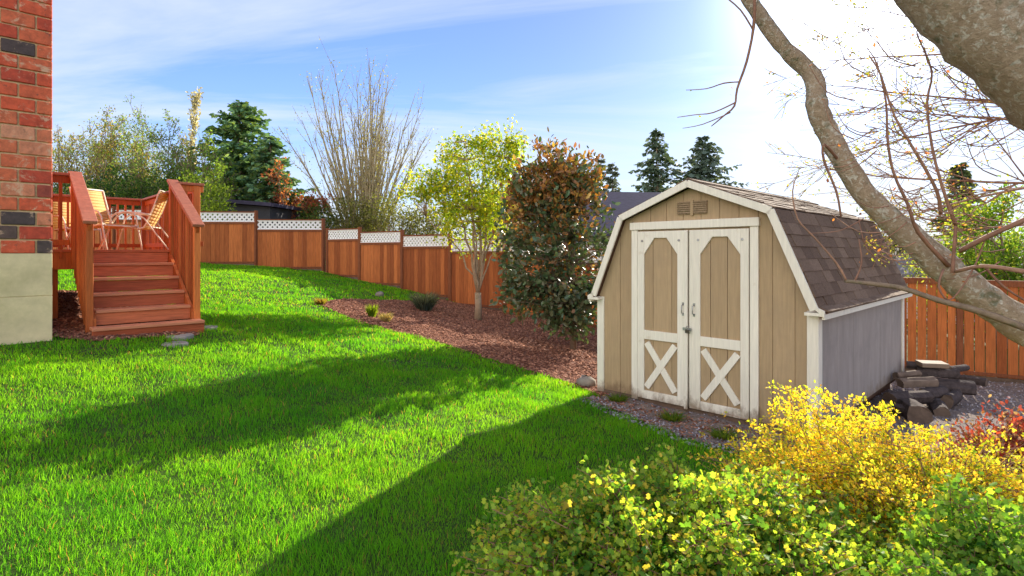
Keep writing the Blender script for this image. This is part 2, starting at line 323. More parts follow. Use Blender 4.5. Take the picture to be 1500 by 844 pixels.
# ------------------------------------------------------------ ground
def grid_axis(lo,hi,st,far):
    mid=np.arange(lo,hi+1e-6,st); g=st*1.25**np.arange(1,40); g=np.cumsum(g); g=g[g<far]
    return np.r_[lo-g[::-1],mid,hi+g]
gx=grid_axis(-14,12,.16,500); gy=grid_axis(-3,20,.16,500); XX,YY=np.meshgrid(gx,gy)
ZZ=hz(XX.ravel(),YY.ravel()); nx,ny=len(gx),len(gy)
idx=np.arange(nx*ny).reshape(ny,nx); Fq=np.stack([idx[:-1,:-1],idx[:-1,1:],idx[1:,1:],idx[1:,:-1]],-1).reshape(-1,4)
tag(npmesh('ground',np.c_[XX.ravel(),YY.ravel(),ZZ],Fq,M['soil'],smooth=True,tint=np.full(nx*ny,.5)),kind='structure')
def inpoly(x,y,poly):
    ins=np.zeros(len(x),bool); n=len(poly)
    for i in range(n):
        x0,y0=poly[i]; x1,y1=poly[(i+1)%n]; c=((y0>y)!=(y1>y))&(x<(x1-x0)*(y-y0)/((y1-y0) if y1!=y0 else 1e-9)+x0); ins^=c
    return ins
edge=[G(*p) for p in ((462,445),(500,462),(560,482),(630,501),(700,522),(780,546),(850,570),(885,584))]
front=[(1.06-.28,6.68-.36),G(960,628),G(1030,652),(2.35,4.5),(1.75,3.75),(.75,3.0),(.1,2.45),(.0,1.0),(.1,-2.5)]
K0=Vector((-6.1,18.0,0)); FD=Vector((1,-.628,0)).normalized()
def fp(s): return K0+FD*s
tongue=[(-2.0,15.2),G(612,441),G(560,441),G(500,439)]
mulch_poly=edge+[(1.2,6.7),(3.8,9.4),(6.5,9.9),(5.9,10.4),(2.9,12.35),(-.2,14.3)]+tongue
gravel_poly=[edge[-1]]+front+[(11,-2.5),(12,6.6),(8.3,8.9),(6.4,10.1),(3.9,9.4),(1.2,6.7)]
deck_poly=[(-5.3,6.1),(-4.6,6.1),(-3.9,6.85),(-4.6,7.9),(-7.0,10.6),(-8.4,9.5)]
def sheet(name,poly,m,dz,st=.07):
    a=np.array(poly); xs=np.arange(a[:,0].min(),a[:,0].max()+st,st); ys=np.arange(a[:,1].min(),a[:,1].max()+st,st); X,Y=np.meshgrid(xs,ys)
    z=hz(X.ravel(),Y.ravel())+dz+rng.uniform(0,.012,X.size); cxx=(X[:-1,:-1]+st/2).ravel(); cyy=(Y[:-1,:-1]+st/2).ravel(); ok=inpoly(cxx,cyy,poly)
    idx=np.arange(X.size).reshape(X.shape); q=np.stack([idx[:-1,:-1],idx[:-1,1:],idx[1:,1:],idx[1:,:-1]],-1).reshape(-1,4)[ok]
    used=np.unique(q); remap=np.full(X.size,-1); remap[used]=np.arange(len(used))
    V=np.c_[X.ravel(),Y.ravel(),z][used]
    return tag(npmesh(name,V,remap[q],m,tint=np.full(len(V),.5),smooth=True),kind='structure')
sheet('mulch_bed',mulch_poly,M['mulch'],.008); sheet('gravel_bed',gravel_poly,M['gravelg'],.012,.06); sheet('mulch_under_deck',deck_poly,M['mulch'],.008)
def scatter(poly,n):
    a=np.array(poly); x=rng.uniform(a[:,0].min(),a[:,0].max(),n*3); y=rng.uniform(a[:,1].min(),a[:,1].max(),n*3); k=inpoly(x,y,poly); return x[k][:n],y[k][:n]
def chips(name,label,poly,n,size,m,flat=.35):
    x,y=scatter(poly,n); n=len(x); z=hz(x,y)+.016; c=np.c_[x,y,z]; R=rng.normal(size=(n,3,3)); q,_=np.linalg.qr(R)
    s=size*rng.uniform(.4,1.4,(n,3)); s[:,2]*=flat; s[:,1]*=.6
    if flat<.5:   # lie roughly flat
        th=rng.uniform(0,6.28,n); q=np.zeros((n,3,3)); q[:,0,0]=np.cos(th); q[:,0,1]=np.sin(th); q[:,1,0]=-np.sin(th); q[:,1,1]=np.cos(th); q[:,2,2]=1
        q[:,0,2]=rng.normal(size=n)*.35; q[:,1,2]=rng.normal(size=n)*.25
    O=np.array([(1,0,0),(0,1,0),(-1,0,0),(0,-1,0),(.1,.1,1),(0,0,-.6)]); V=c[:,None]+np.einsum('kj,nj,nji->nki',O,s,q)
    T=np.array([(0,1,4),(1,2,4),(2,3,4),(3,0,4),(1,0,5),(2,1,5),(3,2,5),(0,3,5)])
    Fc=(np.arange(n)[:,None,None]*6+T[None]).reshape(-1,3)
    return tag(npmesh(name,V.reshape(-1,3),Fc,m,tint=np.repeat(rng.random(n)**1.6,6)),label,'mulch' if m is M['chips'] else 'gravel',kind='stuff')
chips('bark_chips','reddish brown bark chips covering the planting bed below the fence',mulch_poly,34000,.032,M['chips'])
chips('bark_chips','rust red bark chips on the ground under the deck',deck_poly,5000,.035,M['chips'])
chips('gravel_stones','small grey and brown stones around the garden shed',gravel_poly,42000,.019,M['gravel'],.7)

mulch_fringe=[(a-.12,b-.12) for a,b in edge]+[(a+.1,b+.1) for a,b in reversed(edge)]
chips('bark_chips','scattered bark chips spilled along the lawn edge of the planting bed',mulch_fringe,900,.03,M['chips'])
fr=[(edge[-1][0]-.1,edge[-1][1]-.1)]+[(a-.10,b-.12) for a,b in front[:5]]; chips('gravel_stones','loose stones and debris at the grass edge in front of the shed',fr+[(a+.12,b+.15) for a,b in reversed(front[:5])],1300,.022,M['gravel'],.6)
chips('bark_chips','brown leaf litter and chips lying on the dirt in front of the shed doors',[edge[-1]]+front[:4]+[(2.7,4.85),(1.08,6.55)],1100,.026,M['chips'])
# ------------------------------------------------------------ grass
def grass():
    V=[];C=[];Fc=[];off=0
    for r0,r1,dens,wd,hh in ((.5,4.2,9500,.0034,.050),(4.2,7,5200,.0048,.050),(7,11,2300,.008,.05),(11,21,850,.014,.05)):
        th0,th1=(-1.35,1.05) if r0<7 else (-1.0,.9); n=int((r1*r1-r0*r0)*(th1-th0)/2*dens); r=np.sqrt(rng.uniform(r0*r0,r1*r1,n)); th=rng.uniform(th0,th1,n); x=r*np.sin(th); y=r*np.cos(th)
        bare=np.sin(x*2.1+1)*np.sin(y*1.7+x*.6)+.5*np.sin(x*5.3+y*4.1)
        keep=~inpoly(x,y,mulch_poly)&~inpoly(x,y,gravel_poly)&~inpoly(x,y,deck_poly)&(rng.random(n)<np.clip(1.25-.25*bare,.55,1))
        s=(x+6.1)*FD.x+(y-18)*FD.y; dn=(x+6.1)*FD.y-(y-18)*FD.x; keep&=~((dn<.1)&(x>-6.2)) & (y<18.0+(-6.1-x)*-.09-.05)
        keep&=~((x<-5.0+(y-6.0)*(-.98)) & (y>6.0)) | (y>10)
        keep&=~((x*-.702+y*.712>7.78)&(x*.712+y*.702<.65)&(r<9.2))
        x,y=x[keep],y[keep]; n=len(x); z=hz(x,y)-.004
        patch0=.5+.5*np.sin(x*2.3+np.sin(y*1.9)*2)*np.sin(y*2.9+np.sin(x*2.7)*1.5)
        clump=np.sin(x*9+np.sin(y*7))*np.sin(y*11+np.sin(x*8)); h=hh*rng.uniform(.45,1.25,n)*(1+.35*clump)*(.75+.5*patch0); a=rng.uniform(0,6.283,n)
        lean=h*rng.uniform(.1,.8,n); la=rng.uniform(0,6.283,n); ww=wd*rng.uniform(.6,1.2,n)
        ca,sa=np.cos(a)*ww/2,np.sin(a)*ww/2; lx,ly=np.cos(la)*lean,np.sin(la)*lean
        b=np.c_[x,y,z]; e=np.c_[ca,sa,0*ca]; mid=b+np.c_[lx*.35,ly*.35,h*.6]; tip=b+np.c_[lx,ly,h*.97]
        v=np.stack([b-e,b+e,mid-e*.8,mid+e*.8,tip],1).reshape(-1,3)
        f=(np.arange(n)[:,None,None]*5+np.array([(0,1,3),(0,3,2),(2,3,4)])[None]).reshape(-1,3)
        patch=.5+.5*np.sin(x*1.3+np.sin(y*.9)*2)*np.sin(y*1.1+np.sin(x*.7)); 
        patch=patch*.6+.4*(.5+.5*np.sin(x*5.1+np.sin(y*4.3))*np.sin(y*5.7+np.sin(x*3.9))); c=np.array([.052,.27,.018])*(1-patch[:,None]*.75)+np.array([.17,.44,.018])*(patch[:,None]*.75)
        c=c*rng.uniform(.65,1.3,(n,1)); dry=rng.random(n)<.035; c[dry]=np.array([.32,.26,.10])*rng.uniform(.6,1.1,(dry.sum(),1))
        V.append(v);C.append(np.repeat(c,5,axis=0));Fc.append(f+off); off+=len(v)
    o=npmesh('lawn_grass',np.concatenate(V),np.concatenate(Fc),M['grass'],col=np.concatenate(C))
    tag(o,'short bright green mown grass covering the sloping backyard lawn','grass',kind='stuff'); print('blades',off//5)
grass()

# ------------------------------------------------------------ brick house corner
C0=Vector((-5.0,6.0,0)); house=thing('brick_house','red brick house corner on a pale concrete foundation beside the deck','house',C0,math.atan2(A.y,A.x))
fz=H-.01
mb=MB(); mb.b6(-4,0,0,5,-.2,1.20,.5); mb.b6(-3.996,-.004,.004,4.99,1.2,1.206,.5); mb.b6(-4,0,0,5,1.206,fz,.5); mb.build('foundation',M['conc'],house,bevel=.012)
mb=MB(); mb.b6(-3.985,-.015,.015,4.985,fz+.001,5.2,.5); mb.build('mortar_bed',M['mortar'],house)
mb=MB(); ch=.150; bl=.285; j=.017
for r in range(24):
    z0=fz+.004+r*ch; z1=z0+ch-j; o=0 if r%2 else bl/2
    x=0.0
    k=0
    while x>-3.9:
        L=(bl/2 if (k==0 and r%2==0) else bl)-j; x0=x-L; mb.b6(x0,x,-.004-random.uniform(0,.005),.06,z0+random.uniform(-.002,.002),z1+random.uniform(-.003,.002),random.random()); x=x0-j; k+=1
    y=.06 if r%2 else .06; y=.072
    while y<4.8: mb.b6(-.06,.004,y,y+bl-j,z0,z1,random.random()); y+=bl
mb.build('brickwork',M['brick'],house,bevel=.006)

# ------------------------------------------------------------ deck
S0=Vector((-5.69,7.26,0)); DZ=1.71; deck=thing('wooden_deck','red stained raised wooden deck with stairs and baluster railings beside the brick house','deck',S0,math.atan2(A.y,A.x))
XL,XR,YB,SW=-.385,1.42,3.45,1.03
mb=MB(); y=0.0
while y<YB: mb.b6(XL,XR,y-.02,y+.115,DZ-.035,DZ); y+=.141
mb.build('deck_floor',M['deckflat'],deck,bevel=.004)
mb=MB(); mb.b6(XL,-.001,-.0,.04,DZ-.26,DZ-.037); mb.b6(SW+.001,XR,0,.04,DZ-.26,DZ-.037); mb.b6(XR-.04,XR-.001,.041,YB,DZ-.26,DZ-.037); mb.b6(XL,XR-.041,YB-.04,YB,DZ-.26,DZ-.037)
for k in range(1,7): mb.b6(XL,XR-.042,k*.5,k*.5+.04,DZ-.24,DZ-.038)
mb.build('rim_joist',M['deck'],deck,bevel=.003)
def lg(x,y):
    p=S0+A*x-D*y; return gz(p.x,p.y)
for (x,y) in ((XL+.12,.12),(XR-.1,.12),(XL+.12,YB-.12),(XR-.1,YB-.12),(.5,1.8)):
    mb=MB(); mb.b6(x-.05,x+.05,y-.05,y+.05,lg(x,y)-.1,DZ-.262); mb.build('support_post',M['deck'],deck,bevel=.004)
for k in range(1,6):
    zt=DZ-.18*k; yt=-.28*k
    mb=MB(); XA,XB=(.02,SW-.02) if k<5 else (-.05,SW+.07); mb.b6(XA,XB,yt-.03,yt+.125,zt-.035,zt); mb.b6(XA,XB,yt+.13,yt+.275 if k<5 else yt+.2,zt-.035,zt); mb.build('tread',M['tread'],deck,bevel=.004)
for k in range(0,6):
    zt=DZ-.18*k-.036; yt=-.28*k; zb=zt-.142 if k<5 else zt-.15
    XA,XB=(.02,SW-.02) if k<5 else (-.05,SW+.07); mb=MB(); mb.b6(XA,XB,yt,yt+.02,zb,zt-.002); mb.build('riser',M['deckflat'],deck,bevel=.003)
for x in (-.022,SW-.018):
    mb=MB(); prof=[(0,DZ-.04),(-1.19,DZ-.18*4.2-.06),(-1.19,DZ-.18*6-.15),(-1.0,DZ-.18*6-.15),(0,DZ-.38)]
    vs=[(x,a,b) for a,b in prof]+[(x+.04,a,b) for a,b in prof]; n=5
    mb.add(vs,[tuple(range(n)),tuple(range(2*n-1,n-1,-1))]+[(i,i+n,(i+1)%n+n,(i+1)%n) for i in range(n)],.4); mb.build('stringer',M['deck'],deck)
RH=.99
def post(x,y,z0,z1,w=.045,nm='rail_post'):
    m=MB(); m.b6(x-w,x+w,y-w,y+w,z0,z1); m.build(nm,M['deck'],deck,bevel=.004)
def bal(x,y,z0,z1):
    m=MB(); m.b6(x-.017,x+.017,y-.017,y+.017,z0,z1); m.build('baluster',M['deck'],deck)
def level_rail(x0,y0,x1,y1,sp=.125,ztop=DZ+RH):
    p0,p1=Vector((x0,y0,0)),Vector((x1,y1,0)); L=(p1-p0).length; e=(p1-p0)/L
    m=MB(); m.bar((x0,y0,ztop-.018),(x1,y1,ztop-.018),.035,.135); m.build('rail_cap',M['railcap'],deck,bevel=.004)
    m=MB(); m.bar((x0,y0,ztop-.085),(x1,y1,ztop-.085),.09,.035); m.build('rail_board',M['deck'],deck,bevel=.003); m=MB(); m.bar((x0,y0,DZ+.09),(x1,y1,DZ+.09),.07,.035); m.build('rail_board',M['deck'],deck,bevel=.003)
    n=max(1,round(L/sp))
    for i in range(1,n): q=p0+e*(L*i/n); bal(q.x,q.y,DZ-.12,ztop-.04)
post(-.045,.0,DZ-.25,DZ+RH-.037); post(SW+.045,.0,DZ-.25,DZ+RH-.037); post(XR-.045,.0,DZ-.25,DZ+RH-.037); post(XR-.045,YB-.045,DZ-.25,DZ+RH-.037); post(XL+.35,YB-.045,DZ-.25,DZ+RH-.037)
post(XR-.045,YB*.5,DZ-.25,DZ+RH-.037)
level_rail(XL,0,-.10,0,.10); level_rail(SW+.10,0,XR+.05,0,.10); level_rail(XR-.03,.05,XR-.03,YB-.1,.125); level_rail(XL,YB-.03,XR-.1,YB-.03,.125)
for x,s in ((-.045,-1),(SW+.045,1)):
    yb=-1.16; zn=DZ-.18*5+1.02+.28-.02; post(x,yb,lg(x,yb)-.05,zn-.05,.036,'newel_post')
    a=Vector((x,.05,DZ+RH+.02)); b=Vector((x,yb-.09,zn-.075)); m=MB(); m.bar(a,b,.04,.14,(0,0,1)); m.build('handrail',M['railcap'],deck,bevel=.005)
    m=MB(); m.bar(a-Vector((0,.02,.075)),b-Vector((0,-.04,.07)),.09,.035,(0,0,1)); m.build('rail_board',M['deck'],deck)
    for i in range(1,10):
        t=i/10; y=yb*t; zt=a.z+(b.z-a.z)*(y-.05)/(yb-.14)-.06; zb=max(DZ-.30-.643*-y*1.0,lg(x,y)+.01); m=MB(); m.b6(x-.017+s*.008,x+.017+s*.008,y-.019,y+.019,zb,zt); m.build('baluster',M['deck'],deck)

# ------------------------------------------------------------ patio chairs
def chair(lx,ly,rz,label):
    p=S0+A*lx-D*ly; t=thing('patio_chair',label,'chair',(p.x,p.y,DZ+.001),rz,'cream framed sling chairs on the deck')
    W_=.26
    mb=MB(); th=[(.24,.40),(.22,.385),(0,.36),(-.16,.345),(-.22,.39),(-.30,.58),(-.37,.78),(-.42,.94)]; th=[(q.x,q.z) for q in smooth([(a_,0,b_) for a_,b_ in th],4)]
    for i in range(len(th)-1):
        (x0,z0),(x1,z1)=th[i],th[i+1]; mb.add([(x0,-W_+.02,z0),(x0,W_-.02,z0),(x1,W_-.02,z1),(x1,-W_+.02,z1)],[(0,1,2,3)],.5)
    o=mb.build('sling',M['sling'],t,True); so_=o.modifiers.new('s','SOLIDIFY'); so_.thickness=.006
    for s in (-1,1):
        mb=MB(); y=s*W_; mb.tube([(a,y,b) for a,b in [(.27,.37)]+th[1:]+[(-.43,.96)]],.013,6); mb.build('seat_rail',M['chairf'],t,True)
        y=s*(W_+.03)
        mb=MB(); mb.tube([(.34,y,0.0),(.27,y,.30),(.23,y,.50),(.17,y,.575),(.05,y,.60),(-.15,y,.59),(-.31,y,.56)],.013,6); mb.build('front_leg',M['chairf'],t,True)
        mb=MB(); mb.tube([(-.56,y,0.0),(-.38,y,.26),(-.22,y,.5),(-.1,y,.59)],.013,6); mb.build('rear_leg',M['chairf'],t,True)
    mb=MB(); mb.tube([(-.43,-W_,.96),(-.43,W_,.96)],.013,6); mb.tube([(.27,-W_,.37),(.27,W_,.37)],.013,6); mb.tube([(-.3,-W_-.03,.37),(-.3,W_+.03,.37)],.011,6); mb.build('crossbar',M['chairf'],t,True)
def tl(px,d):   # deck-local place seen at px
    q=Vector(((px-750)/F*d,d,0))-S0; return q.dot(A),-q.dot(D)
a,b=tl(197,9.0); chair(a,b,math.radians(198),'yellow sling chair in profile, facing left on the deck')
a,b=tl(158,8.6); chair(a,b,math.radians(-15),'yellow sling chair behind the left stair rail, its backrest seen broadside')
a,b=tl(108,9.9); chair(a,b,math.radians(-20),'yellow sling chair seen only through the balusters beside the brick wall')

# ------------------------------------------------------------ stepping stones
for (px,py,r,l) in ((300,481,.16,'flat grey stone tucked against the lowest stair'),(262,494,.17,'round paving stone half hidden in grass, closer to the stairs'),(258,505,.15,'round paving stone half hidden in grass, farther from the stairs')):
    x,y=G(px,py); mb=MB(); n=11; rr=[r*random.uniform(.85,1.1) for _ in range(n)]; pts=[(math.cos(6.283*i/n)*rr[i],math.sin(6.283*i/n)*rr[i]) for i in range(n)]
    z=gz(x,y); vs=[(a,b,-.03) for a,b in pts]+[(a*.95,b*.95,.024) for a,b in pts]
    mb.add(vs,[tuple(range(n-1,-1,-1)),tuple(range(n,2*n))]+[(i,(i+1)%n,(i+1)%n+n,i+n) for i in range(n)],.6); o=mb.build('stepping_stone',M['stone'],bevel=.01); o.location=(x,y,z); tag(o,l,'stone',group='stones by the stairs')

# ------------------------------------------------------------ garden shed
SH=Vector((1.06,6.68,0)); shed=thing('garden_shed','tan barn style garden shed with cream double doors and brown shingle roof','shed',SH,math.atan2(D.y,D.x))
W,Ln,EV,KN,AP,KU=2.40,3.60,1.16,2.05,2.37,.37
def topz(u):
    u=min(u,W-u); return EV+(KN-EV)*u/KU if u<KU else KN+(AP-KN)*(u-KU)/(W/2-KU)
Bp=[KU,W/2,W-KU]
def gable(y0,y1,grooves,nm,m):
    mb=MB(); cuts=grooves
    for a,b in zip(cuts[:-1],cuts[1:]):
        a2,b2=a+.005,b-.005; xs=[a2]+[k for k in Bp if a2<k<b2]+[b2]
        poly=[(a2,.03),(b2,.03)]+[(x,topz(x)-.01) for x in reversed(xs)]; mb.prism(poly,y0,y1,random.random())
    mb.build(nm,m,shed)
    mb=MB(); xs=[.01]+Bp+[W-.01]; mb.prism([(.01,.03),(W-.01,.03)]+[(x,topz(x)-.012) for x in reversed(xs)],(y0+y1)/2+.001*(1 if y0<1 else -1),(y0+y1)/2+(.03 if y0<1 else -.03),.5); mb.build('wall_backing',M['siding'],shed)
cuts=[0,.30,.47,.70,.90,1.10,1.30,1.50,1.70,1.89,2.02,2.22,W]
gable(0,.014,cuts,'front_wall',M['siding']); gable(Ln-.014,Ln,cuts,'back_wall',M['siding'])
mb=MB()
for k in range(6):
    ya=.032+k*(Ln-.064)/6; mb.b6(W-.02,W-random.uniform(0,.002),ya+.002,ya+(Ln-.064)/6-.002,.03,EV-.01)
mb.build('side_wall',M['sidegrey'],shed)
mb=MB(); mb.b6(0,.02,.032,Ln-.032,.03,EV-.01,.5); mb.build('side_wall',M['sidegrey'],shed)
mb=MB(); mb.b6(.03,W-.03,.05,Ln-.05,-.03,.028); 
for x in (.15,W/2,W-.22): mb.b6(x,x+.09,.06,Ln-.06,-.5,-.031)
mb.build('floor_skids',M['dark'],shed)
mb=MB(); mb.b6(.0,W,-.01,.045,-.05,.027,.5); mb.build('sill_board',M['kick'],shed)
# corner boards
for x0,x1,y0,y1 in ((-.02,.075,-.022,-.001),(W-.075,W+.022,-.022,-.001),(W+.001,W+.022,0,.09),(-.02,-.001,0,.09),(W+.001,W+.022,Ln-.09,Ln),(-.02,-.001,Ln-.09,Ln)):
    mb=MB(); mb.b6(x0,x1,y0,y1,.0,EV-.02); mb.build('corner_board',M['trim'],shed,bevel=.003)
mb=MB(); mb.b6(W+.001,W+.024,.092,Ln-.092,EV-.10,EV-.02); mb.build('frieze_board',M['trim'],shed,bevel=.003)
# roof deck + shingles
OH=.09
sl_=(KN-EV)/KU; 
prof=[(-.095,EV-.035),(-.02,EV+.0),(KU-.01,KN+.02),(W/2,AP+.03),(W-KU+.01,KN+.02),(W+.02,EV+.0),(W+.095,EV-.035)]
mb=MB()
for (a,b) in zip(prof[:-1],prof[1:]):
    d=Vector((b[0]-a[0],0,b[1]-a[1])); n_=Vector((-d.z,0,d.x)).normalized()*.014
    mb.prism([(a[0]-n_.x,a[1]-n_.z),(b[0]-n_.x,b[1]-n_.z),(b[0]+n_.x,b[1]+n_.z),(a[0]+n_.x,a[1]+n_.z)],-OH+.01,Ln+OH-.01,.5)
mb.build('roof_deck',M['dark'],shed)
def shingles(a,b,rows,nm):
    a=Vector((a[0],0,a[1])); b=Vector((b[0],0,b[1])); d=(b-a); L=d.length; d/=L; nn=Vector((-d.z,0,d.x)); nn=nn if nn.z>0 else -nn; Yv=Vector((0,1,0)); mb=MB()
    ex=L/rows
    for r in range(rows):
        y=-OH-random.uniform(0,.25)
        while y<Ln+OH:
            w_=random.uniform(.20,.30); y0=max(y,-OH); y1=min(y+w_-.006,Ln+OH); y+=w_
            if y1-y0<.02: continue
            th=random.choice((.007,.009,.011)); c=a+d*(ex*(r+.5)-.01)+nn*(.022+th)+Yv*((y0+y1)/2)
            tilt=Matrix.Rotation(.055,3,Yv) if d.x*1>0 else Matrix.Rotation(-.055,3,Yv)
            mb.box(c,(ex+.02)/2,(y1-y0)/2,th/2+.002,(tilt@d,Yv,tilt@nn),random.random()**1.3)
    return mb.build(nm,M['shingle'],shed)
for side in (0,1):
    pr=prof if side==0 else [(p[0],p[1]) for p in reversed(prof)]
    shingles(pr[0],pr[1],1,'eave_shingles'); shingles(pr[1],pr[2],8,'lower_roof_slope'); shingles(pr[2],pr[3],7,'upper_roof_slope')
mb=MB(); y=-OH
while y<Ln+OH: 
    for s in (-1,1): mb.box((W/2+s*.06,y+.1,AP+.052),.075,.10,.005,(Vector((1,0,-s*.36)).normalized(),Vector((0,1,0)),Vector((s*.36,0,1)).normalized()),random.random())
    y+=.2
mb.build('ridge_cap',M['shingle'],shed)
# rake trim following the gambrel
for y0,nm in ((-OH-.022,'rake_trim'),(Ln+OH,'rake_trim')):
    for (a,b) in zip(prof[:-1],prof[1:]):
        d=Vector((b[0]-a[0],0,b[1]-a[1])).normalized(); n_=Vector((-d.z,0,d.x)); n_=n_ if n_.z>0 else -n_
        short=(abs(b[0]-a[0])<.08)
        mb=MB(); w0=.072; 
        mb.prism([(a[0]+n_.x*.028,a[1]+n_.z*.028),(b[0]+n_.x*.028,b[1]+n_.z*.028),(b[0]-n_.x*(w0-.028),b[1]-n_.z*(w0-.028)),(a[0]-n_.x*(w0-.028),a[1]-n_.z*(w0-.028))] if not short else [(a[0],a[1]+.03),(b[0],b[1]+.03),(b[0],b[1]-.03),(a[0],a[1]-.0)],y0,y0+.022,.5)
        mb.build(nm,M['trim'],shed)
for x0,x1 in ((-.095,.06),(W-.07,W+.095)):
    mb=MB(); mb.b6(x0,x1,-OH-.02,-.024,EV-.055,EV-.025,.5); mb.build('eave_return',M['trim'],shed,bevel=.002)
mb=MB(); mb.b6(W+.07,W+.095,-OH,Ln+OH,EV-.085,EV-.03,.5); mb.build('fascia',M['trim'],shed,bevel=.003)
mb=MB(); mb.b6(-.095,-.07,-OH,Ln+OH,EV-.085,EV-.03,.5); mb.build('fascia',M['trim'],shed,bevel=.003)
# vent
for x in (W/2-.16,W/2+.02):
    mb=MB(); mb.b6(x,x+.15,-.016,-.003,2.075,2.21,.4); mb.build('vent_panel',M['vent'],shed)
    mb=MB()
    for i in range(6): mb.box((x+.075,-.019,2.088+i*.022),.075,.006,.004,(Vector((1,0,0)),Vector((0,.8,-.6)),Vector((0,.6,.8))),.9)
    mb.build('vent_slats',M['vent'],shed)
mb=MB(); mb.b6(W/2-.010,W/2+.02,-.022,-.001,2.06,2.225,.4); mb.build('vent_divider',M['siding'],shed)
# door frame
mb=MB(); mb.b6(.455,1.905,-.045,-.001,1.925,2.01,.6); mb.build('door_header',M['trim'],shed,bevel=.004)
for x0,x1 in ((.47,.55),(1.815,1.895)):
    mb=MB(); mb.b6(x0,x1,-.03,-.001,.0,1.923); mb.build('door_jamb',M['trim'],shed,bevel=.003)
def door(x0,x1,ins,lab):
    e=bpy.data.objects.new('door',None); COL.objects.link(e); e.parent=shed; e['label']=lab
    yb,yf=-.020,-.003
    z0,z1=.035,1.905
    mb=MB(); g=[x0+.004]+[x0+(x1-x0)*k/3+random.uniform(-.02,.02) for k in (1,2)]+[x1-.004]
    for a,b in zip(g[:-1],g[1:]): mb.b6(a+.003,b-.003,yb,yf,z0,z1)
    mb.build('door_panel',M['siding'],e)
    yo,yi=-.042,-.0205; sw=.085
    li,ri=x0+(sw if ins=='r' else .125), x1-(sw if ins=='l' else .125)
    mb=MB(); mb.b6(x0+.004,li,yo,yi,z0,z1); mb.b6(ri,x1-.004,yo,yi,z0,z1)
    mb.b6(li+.0005,ri-.0005,yo,yi,z0,.125); mb.b6(li+.0005,ri-.0005,yo,yi,.70,.80)
    c=.13; mb.prism([(li,z1),(li,1.65),(li+c,1.83),(ri-c,1.83),(ri,1.65),(ri,z1)],yo+.001,yi,.5)
    mb.build('door_frame',M['trim'],e,bevel=.003)
    mb=MB(); za,zb=.128,.697; wd=.072
    mb.bar((li+.03,-.031,za+.035),(ri-.03,-.031,zb-.035),.02,wd,(0,1,0)); mb.build('cross_brace',M['trim'],e,bevel=.002)
    mb=MB(); mb.bar((li+.03,-.0275,zb-.035),(ri-.03,-.0275,za+.035),.018,wd,(0,1,0)); mb.build('cross_brace',M['trim'],e,bevel=.002)
    hx=(x1-.055) if ins=='r' else (x0+.06)
    mb=MB(); mb.tube([(hx,-.044,1.02),(hx,-.075,1.03),(hx,-.078,1.07),(hx,-.075,1.11),(hx,-.044,1.12)],.006,6); mb.b6(hx-.012,hx+.012,-.046,-.042,1.0,1.03); mb.b6(hx-.012,hx+.012,-.046,-.042,1.11,1.14); mb.build('handle',M['metal'],e)
    for bx in (li-.02,ri+.02):
        mb=MB(); mb.tube([(bx,-.042,1.80),(bx,-.047,1.80)],.014,10); mb.build('bolt_head',M['metal'],e)
door(.555,1.175,'r','left shed door leaf, narrower in view'); door(1.183,1.812,'l','right shed door leaf with padlock')
mb=MB(); mb.b6(1.140,1.176,-.066,-.0425,.02,1.90,.5); mb.build('door_astragal',M['trim'],shed,bevel=.003)
mb=MB(); mb.b6(1.13,1.225,-.072,-.067,.85,.88); mb.build('hasp',M['metal'],shed)
mb=MB(); mb.tube([(1.175,-.08,.865),(1.175,-.08,.89),(1.187,-.08,.90),(1.2,-.08,.89),(1.2,-.08,.865)],.004,6); mb.build('padlock_shackle',M['metal'],shed)
mb=MB(); mb.b6(1.165,1.21,-.092,-.073,.825,.863,.5); mb.build('padlock',M['brass'],shed,bevel=.004)

